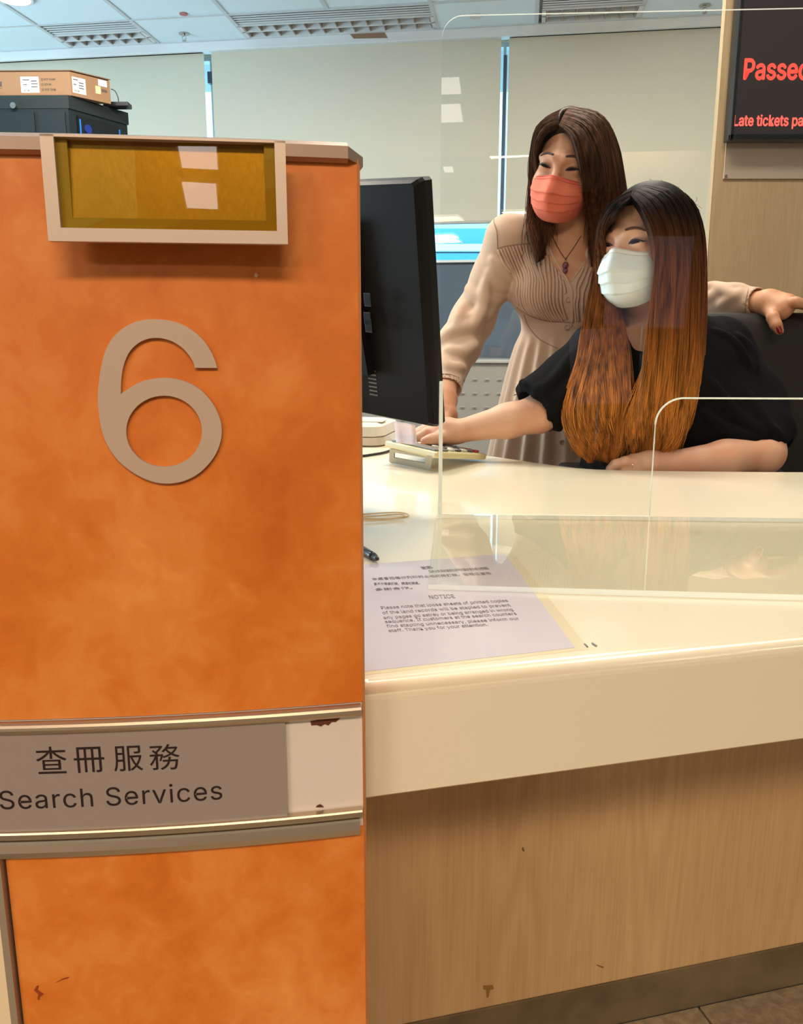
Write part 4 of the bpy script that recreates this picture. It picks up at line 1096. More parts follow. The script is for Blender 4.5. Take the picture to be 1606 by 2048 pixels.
# ================================================================ PEOPLE: signed-distance sculpting
class Field:
    def __init__(s, lo, hi, res):
        s.lo = np.array(lo, float); s.res = res
        s.n = np.ceil((np.array(hi) - s.lo) / res).astype(int) + 1
        s.a = np.full(s.n, .05, np.float32)
    def _blk(s, lo, hi):
        i0 = np.maximum(np.floor((np.array(lo) - s.lo) / s.res).astype(int), 0)
        i1 = np.minimum(np.ceil((np.array(hi) - s.lo) / s.res).astype(int) + 1, s.n)
        if np.any(i1 <= i0): return None
        sl = tuple(slice(a, b) for a, b in zip(i0, i1))
        ax = [((s.lo[k] + np.arange(i0[k], i1[k]) * s.res)).astype(np.float32) for k in range(3)]
        return sl, ax[0][:, None, None], ax[1][None, :, None], ax[2][None, None, :]
    def _mix(s, sl, d, k, op):
        a = s.a[sl]
        if op == 'add':
            h = np.maximum(k - np.abs(a - d), 0) / max(k, 1e-6); s.a[sl] = np.minimum(a, d) - h * h * k * .25
        elif op == 'sub':
            d = -d; h = np.maximum(k - np.abs(a - d), 0) / max(k, 1e-6); s.a[sl] = np.maximum(a, d) + h * h * k * .25
    def rc(s, a, b, ra, rb, k=.01, op='add', cap=None, fl=None):
        """round cone; cap: cut flat at b; fl=(axis,scale) flattens across axis"""
        a, b = np.array(a, float), np.array(b, float)
        pad = max(ra, rb) * 1.3 + k + 3 * s.res
        B = s._blk(np.minimum(a, b) - pad, np.maximum(a, b) + pad)
        if B is None: return s
        sl, X, Y, Z = B; ab = b - a; L2 = float(ab @ ab) + 1e-12
        X = X - a[0]; Y = Y - a[1]; Z = Z - a[2]
        t = np.clip((X * ab[0] + Y * ab[1] + Z * ab[2]) / L2, 0, 1)
        dx, dy, dz = X - t * ab[0], Y - t * ab[1], Z - t * ab[2]
        q2 = dx * dx + dy * dy + dz * dz
        if fl is not None:
            ax, sc = np.array(fl[0], float), fl[1]; ax = ax / np.linalg.norm(ax)
            pr = dx * ax[0] + dy * ax[1] + dz * ax[2]; q2 = q2 + pr * pr * (1 / sc ** 2 - 1)
        d = np.sqrt(q2) - (ra + (rb - ra) * t)
        if cap: d = np.maximum(d, (X * ab[0] + Y * ab[1] + Z * ab[2]) / math.sqrt(L2) - math.sqrt(L2))
        s._mix(sl, d, k, op); return s
    def el(s, c, r, R=None, k=.02, op='add'):
        c, r = np.array(c, float), np.array(r, float); pad = r.max() + k + 3 * s.res
        B = s._blk(c - pad, c + pad)
        if B is None: return s
        sl, X, Y, Z = B; X = X - c[0]; Y = Y - c[1]; Z = Z - c[2]
        R = np.eye(3) if R is None else np.array(R)
        p = [X * R[0, i] + Y * R[1, i] + Z * R[2, i] for i in range(3)]
        k0 = np.sqrt(sum((p[i] / r[i]) ** 2 for i in range(3))); k1 = np.sqrt(sum((p[i] / r[i] ** 2) ** 2 for i in range(3)))
        d = np.where(k0 > .3, k0 * (k0 - 1) / np.maximum(k1, 1e-6), (k0 - 1) * r.min())
        s._mix(sl, d, k, op); return s
    def fn(s, lo, hi, f, k=.01, op='add'):
        B = s._blk(lo, hi)
        if B is None: return s
        sl, X, Y, Z = B; s._mix(sl, f(X, Y, Z).astype(np.float32), k, op); return s
    def chain(s, pts, rs, k=.01, **kw):
        for i in range(len(pts) - 1):
            s.rc(pts[i], pts[i + 1], rs[i], rs[i + 1], k, cap=kw.get('cap') and i == len(pts) - 2, op=kw.get('op', 'add'), fl=kw.get('fl'))
        return s
    def sample(s, p):
        g = (np.asarray(p) - s.lo) / s.res; i = np.floor(g).astype(int); i = np.clip(i, 0, s.n - 2); f = np.clip(g - i, 0, 1)
        out = 0
        for dx in (0, 1):
            for dy in (0, 1):
                for dz in (0, 1):
                    w = (f[..., 0] if dx else 1 - f[..., 0]) * (f[..., 1] if dy else 1 - f[..., 1]) * (f[..., 2] if dz else 1 - f[..., 2])
                    out = out + w * s.a[i[..., 0] + dx, i[..., 1] + dy, i[..., 2] + dz]
        return out
    def march(s, o, d, t0, t1, n=700):
        t = np.linspace(t0, t1, n); v = s.sample(np.array(o) + np.array(d) * t[:, None])
        w = np.where(v < 0)[0]
        if len(w) == 0: return None
        i = w[0]
        if i > 0: tt = t[i - 1] + (t[i] - t[i - 1]) * v[i - 1] / (v[i - 1] - v[i] + 1e-9)
        else: tt = t[0]
        return np.array(o) + np.array(d) * tt
    def hit(s, x, y, Ya=1.4, Yb=2.5, lift=0.0):
        d = ray(x, y); d = d / d[1]; q = s.march(C0, d, Ya, Yb)
        if q is None: return None
        return q - d / np.linalg.norm(d) * lift
    def grad(s, p, e=.004):
        g = np.array([s.sample(np.array(p) + np.eye(3)[i] * e) - s.sample(np.array(p) - np.eye(3)[i] * e) for i in range(3)])
        return g / (np.linalg.norm(g) + 1e-9)
    def mesh(s):
        a = s.a; ins = a < 0; n = s.n
        cx = [None] * 3; acc = np.zeros(tuple(n - 1) + (3,), np.float32); cnt = np.zeros(tuple(n - 1), np.float32)
        # restrict to active cells
        sub = [ins[i:n[0] - 1 + i, j:n[1] - 1 + j, k:n[2] - 1 + k] for i in (0, 1) for j in (0, 1) for k in (0, 1)]
        allin = sub[0].copy(); anyin = sub[0].copy()
        for q in sub[1:]: allin &= q; anyin |= q
        act = anyin & ~allin; del allin, anyin, sub, acc, cnt
        idx = np.argwhere(act); vid = np.full(tuple(n - 1), -1, np.int32); vid[act] = np.arange(len(idx))
        co = np.zeros((len(idx), 3)); c = np.zeros(len(idx))
        corners = [(i, j, k) for i in (0, 1) for j in (0, 1) for k in (0, 1)]
        vals = {q: a[idx[:, 0] + q[0], idx[:, 1] + q[1], idx[:, 2] + q[2]] for q in corners}
        for q in corners:
            for ax in range(3):
                if q[ax]: continue
                r = list(q); r[ax] = 1; r = tuple(r)
                va, vb = vals[q], vals[r]; m = (va < 0) != (vb < 0)
                t = np.where(m, va / (va - vb + 1e-12), 0); p = np.array(q, float)[None, :].repeat(len(idx), 0); p[:, ax] += t
                co[m] += p[m]; c[m] += 1
        V = s.lo + (idx + co / np.maximum(c, 1)[:, None]) * s.res
        Fs = []
        for ax in range(3):
            u, v = (ax + 1) % 3, (ax + 2) % 3
            sl0 = [slice(1, n[k] - 1) for k in range(3)]; sl0[ax] = slice(0, n[ax] - 1); sl1 = list(sl0); sl1[ax] = slice(1, n[ax])
            i0, i1 = ins[tuple(sl0)], ins[tuple(sl1)]; e = np.argwhere(i0 != i1)
            flip = i0[tuple(e.T)]
            off = np.array([1, 1, 1]); off[ax] = 0; e = e + off
            du = np.zeros(3, int); du[u] = 1; dv = np.zeros(3, int); dv[v] = 1
            q = [vid[tuple((e - du - dv).T)], vid[tuple((e - dv).T)], vid[tuple(e.T)], vid[tuple((e - du).T)]]
            q = np.stack(q, 1); q[~flip] = q[~flip][:, ::-1]
            Fs.append(q[(q >= 0).all(1)])
        return V, np.concatenate(Fs)
def fmesh(name, fields, m, parent, disp=None, relax=1, **k):
    Vs, Fs, b = [], [], 0
    for f in (fields if isinstance(fields, list) else [fields]):
        V, Fc = f.mesh()
        for _ in range(relax):
            s1 = np.zeros_like(V); c1 = np.zeros(len(V))
            for i in range(4):
                for j in (1, 3): np.add.at(s1, Fc[:, i], V[Fc[:, (i + j) % 4]]); np.add.at(c1, Fc[:, i], 1)
            V = V * .4 + .6 * s1 / np.maximum(c1, 1)[:, None]
        if disp is not None: V = disp(V, f)
        Vs.append(V); Fs.append(Fc + b); b += len(V)
    return ob(name, np.concatenate(Vs), np.concatenate(Fs), m, parent, smooth=True, **k)

def skin(name, col, pink):
    m = mat(name, col, .5, spec=.4, noise=(pink, 14, 3, (1, 1, 1), .4, .75), bump=(500, .12, .0006, (1, 1, 1)))
    b = m.node_tree.nodes['Principled BSDF']
    b.inputs['Subsurface Weight'].default_value = .12; b.inputs['Subsurface Radius'].default_value = (.012, .004, .002); b.inputs['Subsurface Scale'].default_value = .5
    return m
def frame(c, yaw, roll=0, pitch=0):
    """head frame: columns = right-hand side of the picture, face direction, up; yaw turns the face to the picture's left"""
    f = np.array([-math.sin(yaw), -math.cos(yaw), 0]); x = np.array([math.cos(yaw), -math.sin(yaw), 0]); z = np.array([0, 0, 1.0])
    R = np.stack([x, f, z], 1)
    Rr = np.array(Matrix.Rotation(roll, 3, Vector(f))); R = Rr @ R
    Rp = np.array(Matrix.Rotation(pitch, 3, Vector(R[:, 0]))); R = Rp @ R
    return np.array(c), R
def head_sdf(F, c, R, s=1.0):
    L = lambda x, y, z: c + R @ (np.array([x, y, z]) * s)
    F.el(L(0, -.018, .035), np.array([.073, .090, .080]) * s, R, k=.02)
    F.el(L(0, .018, -.022), np.array([.063, .068, .082]) * s, R, k=.03)
    F.el(L(0, .020, -.060), np.array([.050, .056, .043]) * s, R, k=.025)
    F.rc(L(-.008, .060, -.084), L(.008, .060, -.084), .019 * s, .019 * s, .03)
    for q in (-1, 1):
        F.el(L(q * .036, .050, -.034), np.array([.026, .026, .024]) * s, R, k=.022)
        F.rc(L(q * .012, .083, .018), L(q * .045, .068, .018), .010 * s, .009 * s, .016)
        F.el(L(q * .031, .094, -.001), np.array([.019, .013, .011]) * s, R, k=.010, op='sub')
        F.el(L(q * .031, .073, -.002), np.array([.0165, .0135, .0125]) * s, R, k=.006)
        F.el(L(q * .074, -.008, -.012), np.array([.008, .017, .030]) * s, R, k=.006)
    F.rc(L(0, .080, .004), L(0, .103, -.036), .007 * s, .010 * s, .014)
    for q in (-1, 1): F.el(L(q * .011, .094, -.040), np.array([.008, .010, .007]) * s, R, k=.008)
    F.el(L(0, .086, -.066), np.array([.020, .008, .008]) * s, R, k=.008)
    return L
def face_parts(par, F, c, R, s, mats_, brow_dark, squint=.0042, browz=.024, tilt=.12):
    M_lash, M_scl, M_iris, M_brow = mats_
    f = R[:, 1]
    def proj(x, z, lift=.0006):
        o = c + R @ (np.array([x, .16, z]) * s); q = F.march(o, -f, 0, .16 * s, 320)
        return (q if q is not None else c + R @ (np.array([x, .08, z]) * s)) + f * lift
    for q in (-1, 1):
        ex, ez, hw = q * .0315, -.001, .0135
        def lid(t, up):   # t 0 inner .. 1 outer
            x = ex + q * (t - .5) * 2 * hw; a = max(0.0, math.sin(math.pi * t))
            z = ez + (t - .5) * tilt * .02 + (squint * (a ** .8) * 1.0 if up else -squint * .42 * a)
            return x, z
        n = 15; V = []
        for i in range(n):
            t = i / (n - 1); (x0, z0), (x1, z1) = lid(t, False), lid(t, True)
            for j in range(7): V.append(proj(x0 + (x1 - x0) * j / 6, z0 + (z1 - z0) * j / 6, .0009))
        Fc = []; mi = []
        for i in range(n - 1):
            for j in range(6):
                Fc.append((i * 7 + j, i * 7 + j + 1, (i + 1) * 7 + j + 1, (i + 1) * 7 + j))
                t = (i + .5) / (n - 1); mi.append(1 if abs(t - .5) < .36 else 0)
        ob('eye', V, Fc, None, par, smooth=True, mats=[M_scl, M_iris], midx=mi)
        up = [proj(*lid(t, True), .0012) for t in np.linspace(-.02, 1.0, 14)] + [proj(lid(1, True)[0] + q * .003, lid(1, True)[1] + .0006, .001)]
        MB().tube(up, [.0006] + [.0016] * 13 + [.0003], 6).build('eyelashes', M_lash, par, smooth=True)
        lo = [proj(*lid(t, False), .0007) for t in np.linspace(.1, 1.0, 10)]
        MB().tube(lo, [.0003] + [.0005] * 8 + [.0003], 5).build('lower_lid_line', mat('lid_line', sr(120, 70, 52), .6), par, smooth=True)
        cr_ = [proj(lid(t, True)[0], lid(t, True)[1] + .0032, .0002) for t in np.linspace(.05, 1.0, 12)]
        MB().tube(cr_, [.0002] + [.0005] * 10 + [.0002], 5).build('eyelid_crease', mat('crease', sr(140, 88, 66), .6), par, smooth=True)
        bw_ = []
        for t in np.linspace(0, 1, 14):
            x = q * (.014 + .036 * t); z = browz + .007 * math.sin(math.pi * min(t * .8 + .12, 1)) - .004 * t
            bw_.append(proj(x, z, .0000))
        rr = [.0014 + .0020 * math.sin(math.pi * min(1, t * .8 + .15)) * (1 - t * .55) for t in np.linspace(0, 1, 14)]
        rr[-1] = .0003
        MB().tube(bw_, rr, 6).build('eyebrow', M_brow, par, smooth=True)
    return proj
def make_mask(par, F, c, R, s, M_cloth, M_band, M_fold, label, top=-.020, bot=-.126, ride=.0, peak=.006):
    """pleated face mask wrapped round the lower face"""
    nu, nv = 49, 72; V = []
    P0 = lambda x, y, z: c + R @ (np.array([x, y, z]) * s)
    for j in range(nv):
        v = j / (nv - 1)                                  # 0 top .. 1 bottom
        for i in range(nu):
            u = -1 + 2 * i / (nu - 1); au = abs(u)
            # half width and depth profile
            wd = (.068 - .016 * max(0, v - .35) ** 1.2 * 1.4)
            th = u * math.radians(84)
            zt = top + peak * math.exp(-(u / .26) ** 2) - .004 * au ** 2 + ride * .0
            zb = bot + .036 * au ** 2.2
            z = zt + (zb - zt) * v
            # forward reach: nose bridge ridge, bulge at the mouth, tuck under the chin
            fw = .086 + .026 * math.sin(math.pi * min(1, v * .92 + .10)) ** .8 - .022 * max(0, (v - .76) / .24) ** 2
            fw += .016 * math.exp(-(u / .17) ** 2) * (1 - v) ** .7
            x = wd * math.sin(th); y = -.004 + fw * math.cos(th) ** .62 if math.cos(th) > 0 else -.004
            # pleats: stepped overlaps, strongest at the middle
            for p0_, p1_ in ((.13, .38), (.38, .57), (.57, .76)):
                b0_, b1_ = p0_ + .03 * au ** 2, p1_ + .035 * math.cos(u * 2) - .02
                if b0_ < v < b1_: y += .0062 * (1 - .45 * au) * ((v - b0_) / (b1_ - b0_)) ** 1.5
            y += .0014 * math.sin(9 * u + 5 * v) * (1 - au) * math.sin(math.pi * v)
            V.append(P0(x, y, z))
    Fc = []; mi = []
    for j in range(nv - 1):
        for i in range(nu - 1):
            Fc.append((j * nu + i, j * nu + i + 1, (j + 1) * nu + i + 1, (j + 1) * nu + i)); mi.append(1 if (j < 6 or i < 1 or i > nu - 3 or j > nv - 3) else 0)
    o = ob('face_mask', V, Fc, None, par, smooth=True, mats=[M_cloth, M_band], midx=mi, label=label)
    md = o.modifiers.new('thick', 'SOLIDIFY'); md.thickness = .0016; md.offset = 1
    V = np.array(V).reshape(nv, nu, 3); f = R[:, 1]
    st = MB()
    for j in (1.0, 5.6):
        a = V[int(j)] * (1 - j % 1) + V[min(int(j) + 1, nv - 1)] * (j % 1); st.tube(a[1:-1] + f * .0012, .0004, 4)
    st.build('stitching', M_fold, o)
    for q, i in ((-1, 0), (1, nu - 1)):
        t0, b0 = V[2, i], V[nv - 9, i]; ear = P0(q * .078, -.022, -.006)
        MB().tube(smooth_path([t0, P0(q * .076, -.008, .004), ear, P0(q * .074, -.016, -.045), b0], 18), .0011, 5).build('ear_loop', M_band, o, smooth=True)
    return o

# ---- hair
def hair_cap(par, c, R, m, s=1.0, g=.007):
    F = Field(c - .15, c + .17, .003); L = lambda x, y, z: c + R @ (np.array([x, y, z]) * s)
    F.el(L(0, -.020, .036), (np.array([.073, .090, .080]) + g) * s, R, k=.002)
    F.el(L(0, -.045, -.02), (np.array([.066, .062, .080]) + g) * s, R, k=.02)
    F.fn(c - .15, c + .17, lambda X, Y, Z: -(((X - c[0]) * R[0, 1] + (Y - c[1]) * R[1, 1] + (Z - c[2]) * R[2, 1] - .066 * s) * .8 - ((X - c[0]) * R[0, 2] + (Y - c[1]) * R[1, 2] + (Z - c[2]) * R[2, 2] - .074 * s) * .6), k=.004, op='sub')
    return fmesh('hair_cap', F, m, par)
def resample_guides(G, nv):
    return np.array([smooth_path([P(*q) for q in g], nv) for g in G])
def sheet_at(A, u):
    """Catmull-Rom across guides, A: (g, nv, 3), u array"""
    g = len(A); i = np.clip(np.floor(u).astype(int), 0, g - 2); t = (u - i)[:, None, None]
    a, b, c, d = A[np.maximum(i - 1, 0)], A[i], A[i + 1], A[np.minimum(i + 2, g - 1)]
    return .5 * (2 * b + (c - a) * t + (2 * a - 5 * b + 4 * c - d) * t ** 2 + (3 * b - a - 3 * c + d) * t ** 3)
def hair(par, G, M_shell, M_strand, ctr, n, seed, rad=.0008, wav=.002, out=.004, thick=.012, tail=.08, label=None, cols=64, curl_a=.006, amp=.0016, light=None):
    nv = 40; A = resample_guides(G, nv); rg = np.random.default_rng(seed)
    U = np.linspace(0, len(G) - 1, cols * 3); S_ = sheet_at(A, U)
    du = np.gradient(S_, axis=0); dv = np.gradient(S_, axis=1); N = np.cross(du, dv); N /= np.linalg.norm(N, axis=2)[:, :, None] + 1e-12
    cen = np.array(ctr); sg = np.sign(np.sum(N * (S_ - cen), axis=2).sum()); N *= sg
    vv = np.linspace(0, 1, nv)[None, :]
    # locks: ridges running down the hair
    cl = rg.uniform(0, 6.28, 8)
    def ridge(u): return sum(np.sin(u[:, None] * f_ + cl[k] + vv * w_) * a_ for k, (f_, w_, a_) in enumerate([(9, 2.2, 1), (17, -3, .7), (31, 4, .45), (5, 1.5, .8)])) / 2
    Dn = du / (np.linalg.norm(du, axis=2)[:, :, None] + 1e-12)
    def curl(u, w): return curl_a * w ** 3 * (np.sin(w * 13 + u[:, None] * 2.1) + .6 * np.sin(w * 21 + u[:, None] * 5.3))
    S_ = S_ + Dn * curl(U, vv)[:, :, None] + N * (.7 * curl(U + 1.3, vv))[:, :, None]
    Sd = S_ + N * (ridge(U) * amp * np.minimum(1, vv * 5 + .15))[:, :, None]
    m_ = len(U)
    V = np.concatenate([Sd.reshape(-1, 3), (Sd - N * thick).reshape(-1, 3)]); q = []
    I = np.arange(m_ * nv).reshape(m_, nv); f1 = np.stack([I[:-1, :-1], I[:-1, 1:], I[1:, 1:], I[1:, :-1]], -1).reshape(-1, 4); f2 = f1[:, ::-1] + m_ * nv
    def rim(e): e2 = e + m_ * nv; return np.stack([e[:-1], e[1:], e2[1:], e2[:-1]], -1)
    Fa = np.concatenate([f1, f2, rim(I[0]), rim(I[-1][::-1]), rim(I[:, 0][::-1]), rim(I[:, -1])])
    sh = ob('hair', V, Fa, M_shell, par, smooth=True, label=label); fix_normals(sh)
    # strands
    u = rg.uniform(0, len(G) - 1, n); K = 26
    A2 = np.array([[np.interp(np.linspace(0, 1, K), np.linspace(0, 1, nv), A[g, :, k]) for k in range(3)] for g in range(len(G))]).transpose(0, 2, 1)
    B = sheet_at(A2, u); e = .02; du = sheet_at(A2, np.minimum(u + e, len(G) - 1)) - sheet_at(A2, np.maximum(u - e, 0)); dv = np.gradient(B, axis=1)
    Nn = np.cross(du, dv); Nn /= np.linalg.norm(Nn, axis=2)[:, :, None] + 1e-12; Nn *= sg
    Du = du / (np.linalg.norm(du, axis=2)[:, :, None] + 1e-12); w = np.linspace(0, 1, K)[None, :]
    rv = sum(np.sin(u[:, None] * f_ + cl[k] + w * w_) * a_ for k, (f_, w_, a_) in enumerate([(9, 2.2, 1), (17, -3, .7), (31, 4, .45), (5, 1.5, .8)])) / 2
    o_ = rg.uniform(.15, 1, n)[:, None] ** 2 * out * np.minimum(1, w * 6 + .1) + rv * amp * np.minimum(1, w * 5 + .15)
    ph = rg.uniform(0, 6.28, (n, 1)); fr_ = rg.uniform(4, 12, (n, 1))
    la = wav * (.15 + w ** 1.5 * 2) * np.sin(w * fr_ + ph) + rg.normal(0, tail * .12, (n, 1)) * w ** 3
    B = B + Du * curl(u, w)[:, :, None] + Nn * (.7 * curl(u + 1.3, w))[:, :, None]
    B = B + Nn * (o_ + wav * .8 * w * np.cos(w * fr_ * 1.3 + ph))[:, :, None] + Du * la[:, :, None]
    L = rg.uniform(.78, 1.0, n) ** .6
    # shorten / lengthen by reparametrising
    tt = np.clip(w * L[:, None], 0, 1) * (K - 1); i0 = np.minimum(tt.astype(int), K - 2); fr2 = (tt - i0)[:, :, None]
    ar = np.arange(n)[:, None]; B = B[ar, i0] * (1 - fr2) + B[ar, i0 + 1] * fr2
    T = np.gradient(B, axis=1); T /= np.linalg.norm(T, axis=2)[:, :, None] + 1e-12
    a = np.cross(T, Nn); a /= np.linalg.norm(a, axis=2)[:, :, None] + 1e-12; b = np.cross(T, a)
    r = rad * (np.minimum(1, (1 - w) * 6 + .1) * np.minimum(1, w * 8 + .4))[:, :, None] * rg.uniform(.6, 1.25, (n, 1, 1))
    ring = np.stack([B + r * (math.cos(x) * a + math.sin(x) * b) for x in (0, 2.094, 4.189)], 2)     # n,K,3,3
    V = ring.reshape(-1, 3); base = (np.arange(n)[:, None, None] * K + np.arange(K - 1)[None, :, None]) * 3; j = np.arange(3)[None, None, :]; j2 = (j + 1) % 3
    Fa = np.stack([base + j, base + j2, base + 3 + j2, base + 3 + j], -1).reshape(-1, 4)
    ob('strands', V, Fa, M_strand, sh, smooth=True, kind='stuff')
    return sh
def hair_mat(name, stops, rough=.55):
    """stops: (world height, colour): dyed lengths; streaks run along the hair"""
    m = bpy.data.materials.new(name); m.use_nodes = True; nt = m.node_tree; b = nt.nodes['Principled BSDF']
    ge = nt.nodes.new('ShaderNodeNewGeometry'); tc = ge
    sx = nt.nodes.new('ShaderNodeSeparateXYZ'); nt.links.new(tc.outputs['Position'], sx.inputs[0])
    z0, z1 = stops[0][0], stops[-1][0]
    mp = nt.nodes.new('ShaderNodeMapRange'); mp.inputs[1].default_value = z0; mp.inputs[2].default_value = z1
    nz = nt.nodes.new('ShaderNodeTexNoise'); nz.inputs['Scale'].default_value = 1; nz.inputs['Detail'].default_value = 3
    ms = nt.nodes.new('ShaderNodeMapping'); ms.inputs['Scale'].default_value = (110, 110, 7)
    nt.links.new(ge.outputs['Position'], ms.inputs[0]); nt.links.new(ms.outputs[0], nz.inputs[0])
    ad = nt.nodes.new('ShaderNodeMath'); ad.operation = 'MULTIPLY_ADD'; ad.inputs[1].default_value = .12
    nt.links.new(nz.outputs[0], ad.inputs[0]); nt.links.new(sx.outputs[2], ad.inputs[2])
    sb = nt.nodes.new('ShaderNodeMath'); sb.operation = 'SUBTRACT'; sb.inputs[1].default_value = .06
    nt.links.new(ad.outputs[0], sb.inputs[0]); nt.links.new(sb.outputs[0], mp.inputs[0])
    cr = nt.nodes.new('ShaderNodeValToRGB'); e = cr.color_ramp.elements
    e[0].position = 0; e[0].color = (*stops[0][1], 1); e[1].position = 1; e[1].color = (*stops[-1][1], 1)
    for z, c in stops[1:-1]:
        x = e.new((z - z0) / (z1 - z0)); x.color = (*c, 1)
    nt.links.new(mp.outputs[0], cr.inputs[0])
    hs = nt.nodes.new('ShaderNodeMixRGB'); hs.blend_type = 'MULTIPLY'; hs.inputs[0].default_value = 1
    c2 = nt.nodes.new('ShaderNodeValToRGB'); c2.color_ramp.elements[0].position = .3; c2.color_ramp.elements[0].color = (.30, .28, .26, 1); c2.color_ramp.elements[1].position = .7; c2.color_ramp.elements[1].color = (1.55, 1.45, 1.35, 1)
    nt.links.new(nz.outputs[0], c2.inputs[0]); nt.links.new(cr.outputs[0], hs.inputs[1]); nt.links.new(c2.outputs[0], hs.inputs[2])
    nt.links.new(hs.outputs[0], b.inputs['Base Color'])
    b.inputs['Roughness'].default_value = rough; b.inputs['Specular IOR Level'].default_value = .09
    return m
M_scl = mat('eye_white', sr(150, 126, 116), .5); M_iris = mat('eye_dark_brown', (.008, .004, .002), .6, spec=.1); M_lash = mat('lash_black', (.008, .006, .006), .5)
# ================================================================ CHAIR
CH = P(1545, 780, 1.99)
def crot(a): return np.array(Matrix.Rotation(math.radians(a), 3, 'Z'))
M_lea = mat('black_chair_vinyl', (.022, .020, .017), .42, spec=.4, bump=(260, .12, .0012, (1, 1, 1)))
M_cp = mat('black_chair_plastic', (.015, .015, .016), .5)
t = thing('office_chair', 'black high-backed office chair under the seated woman', 'chair', (.72, 1.9, 0))
Fb = Field((.30, 1.86, .52), (1.36, 2.16, 1.18), .005)
zt_ = P(1560, 624, 1.98)[2]
Fb.fn((.30, 1.86, .52), (1.36, 2.16, 1.18), lambda X, Y, Z: np.sqrt(np.maximum(np.abs(X - .845) - .20, 0) ** 2 + np.maximum(np.abs(Z - (zt_ + .58) / 2) - ((zt_ - .58) / 2 - .09), 0) ** 2 + (1.9 * np.maximum(np.abs(Y - 2.04 - .05 * (X - .845)) - .012, 0)) ** 2) - .09 + 0 * Z, k=.001)
fmesh('backrest', Fb, M_lea, t)
Fs_ = Field((.36, 1.52, .38), (1.12, 2.08, .54), .008)
Fs_.fn((.36, 1.52, .38), (1.12, 2.08, .54), lambda X, Y, Z: np.sqrt(np.maximum(np.abs(X - .73) - .19, 0) ** 2 + np.maximum(np.abs(Y - 1.80) - .17, 0) ** 2 + (2.2 * np.maximum(np.abs(Z - .46) - .012, 0)) ** 2) - .07, k=.001)
fmesh('seat', Fs_, M_lea, t)
MB().tube([(.73, 1.82, .05), (.73, 1.82, .22), (.73, 1.82, .22), (.73, 1.82, .43)], [.032, .032, .018, .018], 14).build('gas_column', M_cp, t, smooth=True)
for k in range(5):
    a = math.radians(72 * k + 20); d = np.array([math.cos(a), math.sin(a), 0]); c = np.array([.73, 1.82, 0])
    MB().tube([c + d * .03 + GZ * .10, c + d * .16 + GZ * .085, c + d * .28 + GZ * .07], [.024, .018, .013], 8).build('base_spoke', M_cp, t, smooth=True)
    nx = np.array([-d[1], d[0], 0])
    wv = MB()
    for s_ in (-1, 1): wv.tube([c + d * .28 + nx * s_ * .010 + GZ * .026, c + d * .28 + nx * s_ * .026 + GZ * .026], .026, 16)
    wv.tube([c + d * .28 + GZ * .03, c + d * .28 + GZ * .075], .008, 8); wv.build('caster', M_cp, t)
MB().tube([(.82, 2.06, .40), (.83, 2.11, .50), (.84, 2.07, .72)], .022, 8).build('back_bracket', M_cp, t, smooth=True)
for sx, y in ((.395, 1.0), (1.10, 1.0)):
    MB().tube(smooth_path([(sx, 1.84, .46), (sx, 1.84, .60), (sx, 1.82, .69)], 8), .016, 8).build('arm_post', M_cp, t, smooth=True)
    pc_ = P(1172, 926, 1.66) if sx < .5 else np.array([1.10, 1.80, .70])
    MB().box((sx, 1.80, .70), .06, .24, .03, bev=.012).build('arm_pad', M_cp, t)

# ================================================================ SEATED WOMAN
SK = skin('light_warm_skin', sr(228, 178, 148), sr(222, 158, 126))
HC1, R1 = frame(P(1290, 492, 1.70), math.radians(48), math.radians(1), math.radians(1))
t = thing('person', 'seated woman in black top with very long auburn hair and white face mask', 'person', (.55, 1.80, 0))
woman1 = t
FB = Field((.02, 1.46, .70), (.98, 2.02, 1.36), .0026)
head_sdf(FB, HC1, R1)
nb_ = HC1 + R1 @ np.array([0, -.025, -.06]); 
neck1 = P(1300, 660, 1.78)
FB.rc(nb_, neck1, .050, .055, .03)
FB.rc(neck1, P(1300, 720, 1.80), .058, .10, .04)
FB.rc(P(1205, 700, 1.76), P(1430, 690, 1.86), .040, .045, .05)
FB.el(P(1310, 780, 1.80), (.14, .085, .16), k=.05)
# her reaching arm (left in the picture)
sh, elb, wri = P(1192, 700, 1.75), P(1078, 828, 1.70), P(912, 864, 1.70)
FB.chain([sh, elb], [.042, .038], .02)
FB.chain([elb, (elb * .62 + wri * .38) , wri], [.0375, .035, .0225], .012)
# hand on the keys: palm, thumb towards us, fingers beyond
pal = P(880, 866, 1.70)
FB.chain([wri, P(893, 862, 1.70), pal], [.0235, .026, .022], .012)
FB.rc(P(893, 862, 1.71), P(872, 858, 1.75), .022, .018, .012)
FB.chain([P(893, 872, 1.68), P(876, 876, 1.665), P(862, 879, 1.66), P(849, 882, 1.66)], [.014, .0115, .0100, .0088], .008)
for i, (x, y, Y) in enumerate([(858, 862, 1.70), (856, 856, 1.72), (857, 852, 1.745), (860, 850, 1.765)]):
    FB.chain([P(874, y + 1, Y), P(x - 4, y + 3, Y), P(x - 20, y + 12, Y + .005), P(x - 29, y + 22, Y + .006)], [.0105, .0095, .0088, .0075], .006)
